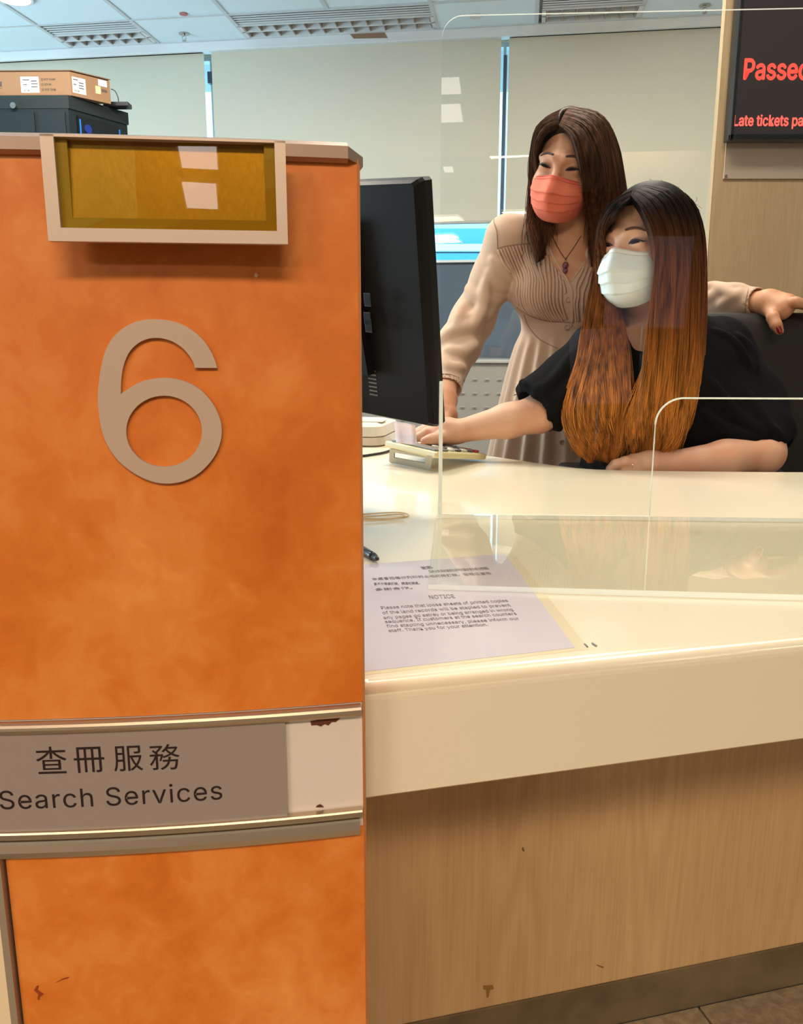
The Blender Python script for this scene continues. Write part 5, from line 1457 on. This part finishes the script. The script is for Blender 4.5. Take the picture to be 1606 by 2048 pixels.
# resting arm (right in the picture)
sh2, el2, wr2 = P(1455, 700, 1.88), P(1526, 904, 1.70), P(1330, 930, 1.630)
FB.chain([sh2, el2], [.045, .042], .02)
FB.rc(P(1520, 870, 1.73), P(1528, 908, 1.69), .040, .038, .02)
FB.chain([el2, P(1450, 918, 1.655), wr2], [.038, .037, .0255], .015)
FB.chain([wr2, P(1300, 929, 1.618), P(1268, 928, 1.612)], [.0265, .026, .021], .012)
for i, (dy, dz, L) in enumerate([(-.0, 0, 40), (.012, .002, 44), (.024, .000, 42), (.036, -.004, 34)]):
    b0 = P(1272, 926, 1.600 + dy); FB.chain([b0, P(1272 - L * .5, 923 + i, 1.598 + dy), P(1272 - L * .95, 928 + i, 1.596 + dy), P(1272 - L * 1.2, 938, 1.598 + dy)], [.0108, .0100, .0092, .0080], .006)
FB.chain([P(1300, 936, 1.612), P(1272, 940, 1.600), P(1248, 943, 1.597)], [.013, .011, .009], .008)
FL = Field((.18, 1.40, -.005), (1.0, 2.06, .80), .008)
hip = np.array([.70, 1.84, .60]); 
for q, x in ((-1, .58), (1, .80)):
    FL.chain([(x, 1.84, .585), (x - .06, 1.46 + .0, .56)], [.085, .062], .04); FL.chain([(x - .06, 1.47, .56), (x - .05, 1.50, .30), (x - .05, 1.53, .09)], [.060, .050, .036], .02)
    FL.chain([(x - .05, 1.54, .05), (x - .06, 1.44, .035)], [.038, .032], .02)
FL.el((.69, 1.84, .62), (.18, .13, .13), k=.05)
body1 = fmesh('body', [FB, FL], SK, t)
proj1 = face_parts(t, FB, HC1, R1, 1.0, (M_lash, M_scl, M_iris, mat('brow_brown', sr(92, 58, 42), .7)), 0, squint=.0054, browz=.020)
MB_ = mat('mask_white', sr(226, 234, 232), .85, bump=(700, .1, .0006, (1, 1, 1))); 
make_mask(t, FB, HC1, R1, 1.0, MB_, mat('mask_white_band', sr(240, 238, 232), .85), mat('mask_stitch', sr(205, 205, 200), .9), 'white pleated face mask', top=-.018, bot=-.119, peak=.009)
# black top
FT = Field((.22, 1.54, .52), (.98, 2.04, 1.16), .0038)
FT.rc(P(1200, 702, 1.77), P(1432, 688, 1.87), .054, .058, .05)
FT.rc(P(1300, 668, 1.81), P(1300, 720, 1.82), .070, .12, .04)
FT.el(P(1310, 800, 1.82), (.158, .115, .20), k=.06)
FT.el(P(1310, 960, 1.85), (.170, .135, .16), k=.06)
for x in (1245, 1350): FT.el(P(x, 790, 1.73), (.066, .060, .062), k=.05)
FT.chain([P(1192, 702, 1.755), P(1140, 752, 1.735), P(1092, 800, 1.705)], [.056, .050, .058], .03)
c1, c2 = P(1150, 748, 1.73), P(1078, 812, 1.700)
FT.rc(c1, c2, .046, .060, .02, cap=True)
# rolled, frayed cuff
axc = (c2 - c1) / np.linalg.norm(c2 - c1); ua = np.cross(axc, [0, 1, 0]); ua /= np.linalg.norm(ua); ub = np.cross(axc, ua)
ring_ = [c2 - axc * .002 + (.056 + .004 * math.sin(7 * a)) * (math.cos(a) * ua + math.sin(a) * ub) + axc * .003 * math.sin(5 * a) for a in np.linspace(0, 2 * math.pi, 26)]
FT.chain(ring_, [.0062 + .0022 * math.sin(i * 2.3) for i in range(26)], .006)
FT.rc(c2 + axc * .001, c2 + axc * .07, .046, .046, .004, op='sub')
# loose sleeve on the right, draped over the resting arm
FT.chain([P(1452, 702, 1.88), P(1500, 800, 1.82), P(1528, 862, 1.755)], [.060, .064, .062], .04)
FT.rc(P(1500, 810, 1.82), P(1527, 890, 1.715), .062, .056, .02)
FT.chain([P(1400, 740, 1.82), P(1430, 850, 1.76), P(1450, 875, 1.735)], [.08, .070, .050], .05)
FT.chain([P(1380, 860, 1.74), P(1470, 876, 1.725)], [.055, .042], .04)
FT.fn((.5, 1.54, .60), (.98, 1.80, .9), lambda X, Y, Z: (Z - (.744 + .036 * np.clip((X - .555) / .11, -.5, 1) + .010 * np.clip((X - .665) / .12, 0, 1) + .0022 * np.sin(X * 190) + .0015 * np.sin(X * 410))) * .8 + np.maximum(0, (Y - 1.735)) * 3 + np.maximum(0, .47 - X) * 3, k=.008, op='sub')
def wrinkle(F, pts, r, k=.012, op='add', sink=.5, **kw):
    q = [F.hit(x, y) for x, y in pts]; q = [a for a in q if a is not None]
    if len(q) < 2: return
    q = smooth_path(q, max(6, len(q) * 4)); d = q[0] - C0; d /= np.linalg.norm(d); n = len(q)
    for i in range(n - 1):
        ra = r * (.35 + .65 * math.sin(math.pi * (i + .2) / n)); rb = r * (.35 + .65 * math.sin(math.pi * min(1, (i + 1.2) / n)))
        F.rc(q[i] + d * ra * sink, q[i + 1] + d * rb * sink, ra, rb, k, op=op)
for pts, r in (([(1475, 672), (1500, 705), (1506, 742)], .010), ([(1430, 662), (1470, 690), (1495, 730)], .008), ([(1500, 790), (1530, 850), (1556, 868)], .011), ([(1420, 760), (1470, 830), (1530, 872)], .010), ([(1400, 820), (1450, 860), (1510, 880)], .009),
               ([(1150, 700), (1110, 760), (1070, 790)], .008), ([(1165, 740), (1120, 800), (1100, 835)], .009)): wrinkle(FT, pts, r)
M_blkc = mat('black_cotton', (.004, .004, .005), .9, spec=.12, bump=(500, .25, .001, (1, 1, 1)))
def cloth_noise(amp, sc):
    def f(V, F):
        n = np.sin(V[:, 0] * 41 * sc + 3 * np.sin(V[:, 2] * 23)) * np.sin(V[:, 2] * 37 * sc + 2 * np.sin(V[:, 0] * 19)) * np.sin(V[:, 1] * 31 + 1)
        c = V.mean(0); d = V - c; d[:, 2] *= .2; d /= np.linalg.norm(d, axis=1)[:, None]
        return V + d * (n * amp)[:, None]
    return f
fmesh('top', FT, M_blkc, t, disp=cloth_noise(.0018, 1), label='loose black short-sleeved top with frayed cuffs')
# frayed threads on the cuffs
fray = MB(); rr_ = random.Random(5)
for i in range(46):
    a = rr_.random() * 6.28; q0 = c2 + .056 * (math.cos(a) * ua + math.sin(a) * ub)
    q1 = q0 + axc * rr_.uniform(.002, .010) + np.array([rr_.gauss(0, .003), rr_.gauss(0, .003), rr_.gauss(0, .003)])
    fray.tube([q0 - axc * .004, (q0 + q1) / 2 + np.array([0, 0, .001]), q1], .0007, 4)
fray.build('frayed_threads', M_blkc, t, kind='stuff')
FTr = Field((.18, 1.36, .08), (1.02, 2.10, .82), .009)
for x in (.58, .80):
    FTr.chain([(x, 1.84, .585), (x - .06, 1.47, .56)], [.098, .074], .04); FTr.chain([(x - .06, 1.475, .56), (x - .05, 1.50, .30), (x - .05, 1.53, .12)], [.072, .062, .054], .02)
FTr.el((.69, 1.86, .63), (.195, .15, .15), k=.05)
fmesh('trousers', FTr, mat('dark_trousers', (.02, .02, .025), .85), t)
for x in (.53, .75):
    q_ = MB(); q_.tube([(x, 1.57, .042), (x - .005, 1.50, .044), (x - .01, 1.40, .034)], [.040, .042, .030], 12); q_.box((x - .004, 1.485, .008), .076, .22, .014, bev=.006)
    q_.build('shoe', mat('black_shoe', (.01, .01, .01), .4), t)
# ring
rg_ = P(1262, 931, 1.600)
MB().tube([rg_ + .0112 * np.array([0, math.cos(a), math.sin(a)]) for a in np.linspace(0, 2 * math.pi, 20)], .0013, 6, cap=False).build('finger_ring', mat('silver', (.8, .8, .8), .2, 1.0), t, smooth=True)
# hair
G1 = [
 [(1262,392,1.605),(1280,418,1.585),(1297,458,1.575),(1305,500,1.575),(1308,560,1.59),(1298,640,1.60),(1288,720,1.60),(1275,800,1.595),(1262,860,1.61),(1258,925,1.635)],
 [(1268,384,1.615),(1298,412,1.59),(1320,460,1.58),(1328,520,1.58),(1328,600,1.59),(1320,700,1.595),(1308,800,1.595),(1298,860,1.61),(1292,926,1.635)],
 [(1282,374,1.645),(1330,396,1.61),(1356,456,1.60),(1364,540,1.60),(1362,640,1.61),(1352,760,1.615),(1335,850,1.61),(1318,925,1.64)],
 [(1300,367,1.685),(1356,387,1.66),(1386,446,1.655),(1393,540,1.66),(1392,640,1.66),(1384,760,1.655),(1360,850,1.64),(1330,926,1.63)],
 [(1312,366,1.735),(1372,394,1.72),(1400,458,1.72),(1405,540,1.72),(1404,640,1.72),(1395,760,1.71),(1374,845,1.69),(1345,900,1.67)],
 [(1318,368,1.77),(1370,408,1.80),(1388,480,1.82),(1392,560,1.83),(1392,660,1.84),(1384,740,1.86),(1376,800,1.88)],
 [(1308,368,1.79),(1320,420,1.84),(1325,500,1.86),(1325,600,1.88),(1320,700,1.92),(1320,780,1.94)],
 [(1290,370,1.78),(1265,420,1.82),(1255,500,1.84),(1250,600,1.87),(1250,700,1.90),(1250,770,1.92)],
 [(1272,374,1.73),(1232,408,1.75),(1216,470,1.76),(1208,560,1.76),(1196,640,1.75),(1182,740,1.72),(1168,820,1.69),(1162,885,1.66)],
 [(1266,380,1.67),(1222,410,1.68),(1203,460,1.69),(1197,520,1.69),(1184,600,1.68),(1163,700,1.66),(1143,780,1.64),(1140,840,1.63),(1168,918,1.61)],
 [(1263,386,1.62),(1230,409,1.615),(1206,450,1.645),(1200,490,1.67),(1203,560,1.69),(1206,620,1.67),(1205,700,1.64),(1202,790,1.605),(1200,850,1.60),(1200,925,1.63)],
 [(1262,390,1.605),(1236,412,1.59),(1214,446,1.62),(1210,482,1.665),(1222,560,1.71),(1240,620,1.69),(1252,700,1.65),(1256,800,1.61),(1252,860,1.615),(1244,926,1.635)],
]
zz = lambda y, Y=1.62: P(1300, y, Y)[2]
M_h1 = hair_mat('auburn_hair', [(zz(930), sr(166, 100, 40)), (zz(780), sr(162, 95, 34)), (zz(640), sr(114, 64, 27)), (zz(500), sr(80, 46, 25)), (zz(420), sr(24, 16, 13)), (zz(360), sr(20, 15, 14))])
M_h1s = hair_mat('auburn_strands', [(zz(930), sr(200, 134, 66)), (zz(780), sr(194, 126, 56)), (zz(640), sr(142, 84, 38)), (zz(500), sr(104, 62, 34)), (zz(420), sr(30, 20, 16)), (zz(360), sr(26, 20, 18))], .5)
hair_cap(t, HC1, R1, M_h1)
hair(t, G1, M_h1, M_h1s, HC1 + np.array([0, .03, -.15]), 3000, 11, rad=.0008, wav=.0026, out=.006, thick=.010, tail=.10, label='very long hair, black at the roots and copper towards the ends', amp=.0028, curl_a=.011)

# ================================================================ STANDING WOMAN
SK2 = skin('tan_warm_skin', sr(208, 152, 116), sr(196, 130, 96))
HC2, R2_ = frame(P(1139, 343, 2.00), math.radians(27), math.radians(-12), math.radians(4))
t = thing('person', 'standing woman in beige pleated dress and coral face mask, leaning over', 'person', (.46, 2.2, 0))
FB = Field((.0, 1.62, .72), (1.02, 2.36, 1.44), .0028)
head_sdf(FB, HC2, R2_)
nk0 = HC2 + R2_ @ np.array([0, -.03, -.06]); nk1 = P(1140, 470, 2.07)
FB.rc(nk0, nk1, .050, .054, .03); FB.rc(nk1, P(1128, 510, 2.08), .054, .085, .04)
FB.rc(P(1024, 474, 2.06), P(1235, 478, 2.15), .036, .040, .05)
FB.el(P(1122, 545, 2.085), (.115, .066, .10), k=.05)
for x in (1075, 1168): FB.el(P(x, 578, 2.03), (.050, .045, .05), k=.05)
# arm leaning on the desk
s1, e1_, w1 = P(1014, 480, 2.05), P(940, 650, 2.06), P(891, 778, 1.90)
FB.chain([s1, e1_, w1], [.037, .036, .0235], .012)
pl_ = P(884, 826, 1.80)
FB.chain([w1, P(889, 800, 1.86), pl_], [.0235, .027, .026], .012, fl=None)
FB.chain([P(893, 812, 1.83), P(897, 832, 1.80), P(890, 850, 1.785)], [.019, .018, .013], .010)
for i, (x, Y) in enumerate([(868, 1.755), (872, 1.775), (878, 1.79), (884, 1.80)]):
    FB.chain([P(x + 8, 832, Y + .02), P(x, 845, Y), P(x - 9, 858, Y - .01), P(x - 18, 868, Y - .012)], [.0118, .0108, .0098, .0082], .006)
FB.chain([P(898, 826, 1.79), P(890, 842, 1.765), P(880, 852, 1.755)], [.014, .0115, .0095], .008)
# far arm along the chair back
s2, e2_, w2 = P(1238, 485, 2.15), P(1360, 598, 2.24), P(1512, 605, 2.05)
FB.chain([s2, e2_, w2], [.044, .036, .024], .012)
kn = P(1562, 618, 1.985)
FB.chain([w2, P(1535, 606, 2.02), kn], [.024, .029, .026], .012)
FB.rc(P(1540, 600, 2.03), P(1575, 606, 1.99), .022, .022, .014)
# thumb hanging down the front of the chair, fingers running over its top
FB.chain([P(1540, 618, 2.005), P(1546, 636, 1.95), P(1552, 650, 1.937), P(1559, 662, 1.935)], [.0165, .0125, .0115, .0095], .010)
for i, (x, y, Y) in enumerate([(1600, 606, 1.955), (1604, 606, 1.985), (1606, 608, 2.01), (1602, 612, 2.035)]):
    b0 = P(1568, 606 + i, 1.985 + .016 * i)
    FB.chain([b0, P(1592, 604 + i, Y), P(1622, 612 + i, Y - .005), P(1640, 628, Y - .015)], [.0125, .0112, .0100, .0085], .007)
FL = Field((.16, 1.98, -.005), (.70, 2.42, .80), .008)
for x in (.36, .52):
    FL.chain([(x, 2.2, .78), (x, 2.21, .48), (x, 2.22, .10)], [.085, .058, .036], .03); FL.chain([(x, 2.22, .05), (x - .02, 2.11, .03)], [.038, .03], .02)
body2 = fmesh('body', [FB, FL], SK2, t)
face_parts(t, FB, HC2, R2_, 1.0, (M_lash, M_scl, M_iris, mat('brow_dark', sr(70, 44, 34), .7)), 0, squint=.0046, browz=.021, tilt=.25)
make_mask(t, FB, HC2, R2_, 1.0, mat('mask_coral', sr(232, 116, 88), .8, bump=(700, .1, .0006, (1, 1, 1))), mat('mask_coral_band', sr(226, 104, 80), .8), mat('mask_coral_stitch', sr(190, 76, 56), .8), 'coral pleated face mask', top=-.021, bot=-.114, peak=.004)
# dress
D = Field((.04, 1.74, .40), (.96, 2.44, 1.36), .0036)
D.rc(P(1020, 470, 2.06), P(1232, 474, 2.15), .046, .052, .05)
D.el(P(1125, 500, 2.085), (.135, .072, .060), k=.05)
D.el(P(1122, 560, 2.09), (.128, .086, .12), k=.05)
for x in (1072, 1168): D.el(P(x, 582, 2.035), (.060, .054, .058), k=.045)
D.el(P(1128, 660, 2.12), (.102, .082, .085), k=.05)
# skirt with gathers
sk0, sk1 = P(1128, 690, 2.13), np.array([.44, 2.18, .44])
def skirt(X, Y, Z):
    tz = np.clip((sk0[2] + .035 - Z) / (sk0[2] + .035 - sk1[2]), 0, 1.2)
    cx, cy = sk0[0] + (sk1[0] - sk0[0]) * tz, sk0[1] + (sk1[1] - sk0[1]) * tz
    dx, dy = X - cx, (Y - cy) / .80
    th = np.arctan2(dy, dx); r = np.sqrt(dx * dx + dy * dy)
    R = .103 + .085 * tz ** .6 + .05 * tz
    R = R + (.0035 + .012 * tz) * np.sin(19 * th + 1.3 * np.sin(3 * th) + 2 * tz) * np.minimum(1, tz * 12 + .2) + .006 * tz * np.sin(7 * th + 1)
    return np.maximum((r - R) * .8, np.maximum(Z - sk0[2] - .035, sk1[2] - Z))
D.fn((.04, 1.74, .40), (.96, 2.44, sk0[2] + .06), skirt, k=.012)
# sleeves
D.chain([P(1012, 478, 2.05), P(985, 555, 2.065), P(945, 640, 2.07), P(918, 690, 2.02)], [.050, .047, .050, .052], .025)
D.chain([P(918, 690, 2.02), P(899, 752, 1.945)], [.050, .037], .02)
ca_, cb_ = P(901, 742, 1.955), P(893, 779, 1.905)
D.rc(ca_, cb_, .0345, .0355, .006, cap=True)
D.rc(cb_ - (cb_ - ca_) * .10, cb_ + (cb_ - ca_), .0315, .0315, .002, op='sub')
D.chain([P(1236, 482, 2.15), P(1320, 570, 2.22), P(1370, 602, 2.235), P(1440, 604, 2.15)], [.054, .052, .050, .043], .03)
cc_, cd_ = P(1440, 603, 2.15), P(1516, 604, 2.045)
D.rc(cc_, cd_, .043, .0345, .01, cap=True)
D.rc(cd_ - (cd_ - cc_) * .08, cd_ + (cd_ - cc_), .0305, .0305, .002, op='sub')
# V neck and neck hole
a2, b2, c2_ = P(1076, 452, 2.02), P(1196, 446, 2.02), P(1140, 566, 2.00)
tri = np.array([[a2[0], a2[2]], [c2_[0], c2_[2]], [b2[0], b2[2]]])
def vneck(X, Y, Z):
    d = None
    for i in range(3):
        p, q = tri[i], tri[(i + 1) % 3]; e = q - p; n = np.array([e[1], -e[0]]); n /= np.linalg.norm(n)
        cen = tri.mean(0)
        if np.dot(n, cen - p) > 0: n = -n
        dd = (X - p[0]) * n[0] + (Z - p[1]) * n[1]; d = dd if d is None else np.maximum(d, dd)
    return np.maximum(d + 0 * Y, Y - 2.075)
D.fn((a2[0] - .03, 1.9, c2_[2] - .03), (b2[0] + .03, 2.12, a2[2] + .06), vneck, k=.003, op='sub')
D.rc(nk0, nk1 + (nk1 - nk0) * .05, .062, .070, .006, op='sub')
# folds
W_ = [([(962, 478), (985, 520), (1018, 552)], .012), ([(948, 500), (978, 545), (1010, 575)], .010), ([(935, 575), (960, 600), (1000, 600)], .010), ([(905, 640), (945, 640), (985, 622)], .012),
      ([(880, 682), (915, 660), (960, 655)], .012), ([(893, 700), (925, 705), (950, 690)], .008), ([(930, 560), (925, 610), (912, 645)], .008), ([(972, 560), (965, 610), (950, 650)], .009),
      ([(882, 715), (898, 735), (925, 735)], .006), ([(1412, 600), (1450, 578), (1490, 575)], .008), ([(1440, 612), (1475, 590), (1510, 590)], .007), ([(1405, 575), (1430, 572), (1460, 585)], .007)]
for p_, r_ in W_: wrinkle(D, p_, r_ * .9, k=.016)
M_dr = mat('beige_crepe', sr(204, 170, 146), .75, spec=.3, sheen=.15, bump=(900, .12, .0006, (1, 1, 1)))
dress = fmesh('dress', D, M_dr, t, label='beige long-sleeved dress with pleated bodice and gathered skirt')
# bodice pleats, a ridge each plus a dark line painting the shade beside it
def drape(pts, n, lift, F=D):
    q = smooth_path([(x, y, 0) for x, y in pts], n)[:, :2]; out = []
    for x, y in q:
        h = F.hit(x, y, 1.6, 2.4, lift)
        if h is not None: out.append(h)
    if len(out) > 4:
        out = np.array(out)
        for _ in range(2): out[1:-1] = out[1:-1] * .5 + (out[:-2] + out[2:]) * .25
    return out
def zp(x, y): return 960 + x / 6.69, 420 + y / 6.69
PL = [[(240,530),(300,700),(370,800),(420,850)], [(270,515),(360,700),(440,850),(490,960)], [(310,500),(400,720),(480,880),(500,1000),(480,1120),(520,1280)], [(350,490),(450,740),(520,900),(540,1000),(520,1150),(560,1310),(640,1390)],
      [(390,480),(490,720),(550,880),(570,1000),(560,1150),(600,1300),(680,1400)], [(430,475),(520,700),(600,880),(600,1030),(590,1180),(640,1320),(720,1430)], [(475,468),(560,700),(632,880),(630,1050),(625,1200),(680,1340),(770,1450)],
      [(520,462),(600,680),(665,880),(660,1060),(660,1220),(710,1350),(810,1460)], [(565,458),(630,680),(705,880),(695,1080),(700,1230),(750,1360),(860,1470)], [(610,455),(660,680),(742,900),(730,1080),(740,1230),(790,1360),(900,1480)],
      [(655,450),(700,700),(780,900),(770,1080),(780,1230),(830,1360),(930,1490)], [(700,560),(745,760),(815,950),(808,1100),(820,1240),(880,1380),(970,1500)], [(790,640),(800,800),(850,980),(848,1120),(862,1250),(915,1380),(1000,1500)],
      [(850,560),(860,780),(890,980),(888,1130),(905,1260),(955,1390),(1040,1500)], [(900,600),(920,780),(935,980),(930,1140),(945,1260),(995,1390),(1075,1500)], [(950,680),(975,850),(985,1020),(980,1160),(990,1280),(1040,1390),(1110,1500)],
      [(1000,760),(1030,920),(1035,1060),(1030,1180),(1045,1280),(1085,1390),(1140,1480)], [(1050,860),(1080,980),(1085,1100),(1085,1200),(1100,1300),(1130,1400),(1160,1470)], [(1100,940),(1130,1040),(1140,1120)],
      [(1400,720),(1350,850),(1290,960),(1275,1060),(1290,1140),(1260,1240),(1280,1400),(1290,1500)], [(1450,720),(1400,860),(1350,980),(1310,1060),(1325,1150),(1300,1240),(1310,1400),(1320,1500)], [(1500,760),(1450,880),(1420,1000),(1380,1100),(1370,1250),(1370,1400),(1370,1500)]]
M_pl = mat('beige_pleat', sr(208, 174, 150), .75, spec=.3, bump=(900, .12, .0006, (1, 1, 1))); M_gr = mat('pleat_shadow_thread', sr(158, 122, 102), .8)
for p_ in PL:
    q = drape([zp(*a) for a in p_], 26, .0004)
    if len(q) > 4: MB().tube(q, np.r_[.0012, np.full(len(q) - 2, .0030), .0012], 6).build('pleat', M_pl, dress, smooth=True)
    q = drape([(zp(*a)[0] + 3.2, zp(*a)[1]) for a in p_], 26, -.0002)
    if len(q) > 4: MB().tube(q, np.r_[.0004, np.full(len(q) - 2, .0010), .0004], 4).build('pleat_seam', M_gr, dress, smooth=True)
for nm, pts, r in (('yoke_seam', [(235,520),(320,490),(480,465),(640,450),(720,440)], .0012), ('shoulder_seam', [(205,60),(185,150),(225,300),(235,520)], .0013), ('waist_seam', [(490,1300),(600,1380),(750,1450),(950,1495),(1150,1500),(1220,1510)], .0010),
                   ('waist_seam', [(590,1400),(640,1540),(760,1700),(900,1790),(1040,1850)], .0009), ('neck_binding', [(900,460),(990,640),(1080,800),(1170,940),(1225,1060),(1235,1200),(1240,1500)], .0030), ('neck_binding', [(1400,690),(1330,800),(1260,900),(1225,960)], .0028), ('placket_edge', [(1200,960),(1215,1180),(1220,1400),(1225,1560)], .0018)):
    q = drape([zp(*a) for a in pts], 30, .0006)
    if len(q) > 4: MB().tube(q, r, 6).build(nm, M_gr if 'seam' in nm and nm != 'x' else M_pl, dress, smooth=True)
for nm, pts in (('cuff_seam', [(868, 757), (880, 748), (905, 750), (928, 762)]), ('cuff_seam', [(1497, 577), (1492, 600), (1490, 622)])):
    q = drape(pts, 14, .0003)
    if len(q) > 4: MB().tube(q, .0010, 5).build(nm, M_gr, dress, smooth=True)
for x, y in (zp(1182, 1203), zp(1165, 1572), (1124, 885)):
    h = D.hit(x, y, 1.6, 2.4, .002)
    if h is not None:
        d = ray(x, y); d /= np.linalg.norm(d)
        MB().tube([h + d * .003, h - d * .001], .0062, 14).build('button', mat('button_beige', sr(196, 160, 138), .35), dress)
        MB().tube([h - d * .0012 + .0052 * (math.cos(a) * np.array([1, 0, 0]) + math.sin(a) * GZ) for a in np.linspace(0, 6.283, 16)], .0007, 5, cap=False).build('button_rim', M_gr, dress)
# necklace
nl = drape([(1033, 470), (1060 / 1, 490)], 2, 0)
FBh = lambda x, y, l=.0012: FB.hit(x, y, 1.6, 2.4, l)
ch = [FBh(*q) for q in smooth_path([(1104, 470, 0), (1112, 488, 0), (1122, 506, 0), (1129, 516, 0)], 10)[:, :2]]; ch2 = [FBh(*q) for q in smooth_path([(1133, 516, 0), (1142, 503, 0), (1152, 488, 0), (1162, 472, 0)], 10)[:, :2]]
for c_ in (ch, ch2):
    c_ = [q for q in c_ if q is not None]
    if len(c_) > 3: MB().tube(c_, .0009, 5).build('necklace_cord', mat('cord_brown', sr(70, 36, 28), .5), t, smooth=True)
h = FBh(1131, 530, .006)
if h is not None:
    pm = MB(); 
    for dz_, r_ in ((.014, .0028), (.0, .0075), (-.013, .0062)):
        bm = bmesh.new(); bmesh.ops.create_icosphere(bm, subdivisions=2, radius=r_); pm.add([np.array(v.co) + h + GZ * dz_ for v in bm.verts], [tuple(v.index for v in f.verts) for f in bm.faces]); bm.free()
    pm.build('pendant', mat('amethyst', sr(120, 66, 84), .15, spec=.7), t, smooth=True, label='purple stone pendant')
# shoes
for x in (.36, .52):
    q_ = MB(); q_.tube([(x, 2.25, .045), (x - .01, 2.18, .044), (x - .02, 2.07, .032)], [.040, .042, .030], 12); q_.box((x - .008, 2.16, .008), .074, .23, .014, bev=.006); q_.build('shoe', mat('beige_shoe', sr(120, 90, 70), .4), t)
# red thumb nail
h = P(1560, 660, 1.925)
nlV, nlF = [], []
def nail(fld, x, y, w, hgt, ang, m, par, Y0=1.6, Y1=2.4):
    V = []; n = 7
    for i in range(n):
        for j in range(n):
            u, v = (i / (n - 1) - .5) * 2, (j / (n - 1) - .5) * 2
            k = 1 - .25 * max(0, v) ** 2; px, py = u * w * k * math.sqrt(max(0, 1 - .35 * v * v)), v * hgt
            X_, Y_ = x + px * math.cos(ang) - py * math.sin(ang), y + px * math.sin(ang) + py * math.cos(ang)
            q = fld.hit(X_, Y_, Y0, Y1, .0008)
            V.append(q if q is not None else np.array(P(X_, Y_, (Y0 + Y1) / 2)))
    V = np.array(V); md_ = np.median(V[:, 1]); V[:, 1] = np.clip(V[:, 1], md_ - .006, md_ + .006)
    o = ob('nail', V, [(i * n + j, i * n + j + 1, (i + 1) * n + j + 1, (i + 1) * n + j) for i in range(n - 1) for j in range(n - 1)], m, par, smooth=True)
    md2 = o.modifiers.new('thick', 'SOLIDIFY'); md2.thickness = .0006; md2.offset = 0
    return o
nail(FB, 1559, 660, 5.5, 8, -.35, mat('red_nail_varnish', sr(150, 20, 26), .12, coat=.6), t).data.name = 'nail'
# hair
G2 = [
 [(1118,250,1.930),(1141,272,1.900),(1155,318,1.890),(1165,370,1.91),(1178,430,1.96),(1186,490,1.99),(1182,545,2.0)],
 [(1122,240,1.935),(1160,262,1.905),(1183,318,1.895),(1194,380,1.92),(1202,450,1.965),(1206,520,1.98),(1200,580,1.99)],
 [(1132,222,1.965),(1184,244,1.935),(1213,308,1.935),(1225,380,1.955),(1232,450,1.995),(1230,530,2.0),(1222,600,2.01)],
 [(1145,212,2.0),(1200,232,2.00),(1232,290,2.01),(1245,360,2.02),(1252,430,2.05),(1245,520,2.06),(1235,600,2.07)],
 [(1150,212,2.05),(1188,240,2.10),(1214,310,2.13),(1225,380,2.14),(1225,460,2.16),(1215,540,2.18)],
 [(1142,212,2.06),(1140,250,2.12),(1140,320,2.15),(1145,400,2.16),(1150,480,2.18)],
 [(1128,215,2.04),(1096,248,2.08),(1082,310,2.09),(1080,380,2.10),(1085,450,2.10)],
 [(1120,222,2.0),(1080,250,2.01),(1066,300,2.02),(1062,360,2.02),(1060,420,2.01),(1065,470,1.99),(1077,514,1.975)],
 [(1117,235,1.955),(1086,252,1.945),(1071,285,1.965),(1066,330,1.99),(1068,380,2.0),(1072,440,1.985),(1078,480,1.975),(1082,514,1.965)],
 [(1117,249,1.935),(1090,262,1.935),(1077,290,1.955),(1071,330,1.99),(1080,380,2.0),(1096,430,1.985),(1098,475,1.975),(1092,508,1.965)],
]
z2 = lambda y: P(1150, y, 2.0)[2]
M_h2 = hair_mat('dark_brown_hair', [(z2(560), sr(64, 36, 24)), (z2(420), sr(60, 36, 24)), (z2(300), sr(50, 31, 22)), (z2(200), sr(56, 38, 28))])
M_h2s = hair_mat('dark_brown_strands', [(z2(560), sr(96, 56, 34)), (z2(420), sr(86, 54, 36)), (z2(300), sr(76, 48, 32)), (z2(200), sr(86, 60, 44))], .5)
hair_cap(t, HC2, R2_, M_h2, g=.002)
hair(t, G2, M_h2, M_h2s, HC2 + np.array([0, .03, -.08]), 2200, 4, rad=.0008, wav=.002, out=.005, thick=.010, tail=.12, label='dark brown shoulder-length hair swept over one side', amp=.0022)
# loose strands by her cheek
ls_ = MB()
for pts in ([(1062, 420), (1048, 450), (1043, 480), (1046, 505)], [(1066, 440), (1050, 470), (1050, 500), (1042, 515)], [(1060, 300), (1055, 340), (1060, 380)]):
    ls_.tube(smooth_path([P(x, y, 1.97) for x, y in pts], 12), .0006, 4)
ls_.build('loose_strands', M_h2s, t, kind='stuff')
ls_ = MB(); r5 = random.Random(8)
for i in range(26):
    a = r5.uniform(-1.2, 1.2); x0 = 1305 + 92 * math.sin(a); y0 = 470 - 104 * math.cos(a)
    pts = [P(x0, y0 + 4, 1.72), P(x0 + 7 * math.sin(a) + r5.gauss(0, 4), y0 - 4 + r5.gauss(0, 3), 1.72), P(x0 + r5.gauss(14, 10), y0 + r5.gauss(6, 6), 1.72)]
    ls_.tube(smooth_path(pts, 8), .00035, 3)
ls_.build('loose_strands', M_h1, woman1, kind='stuff')
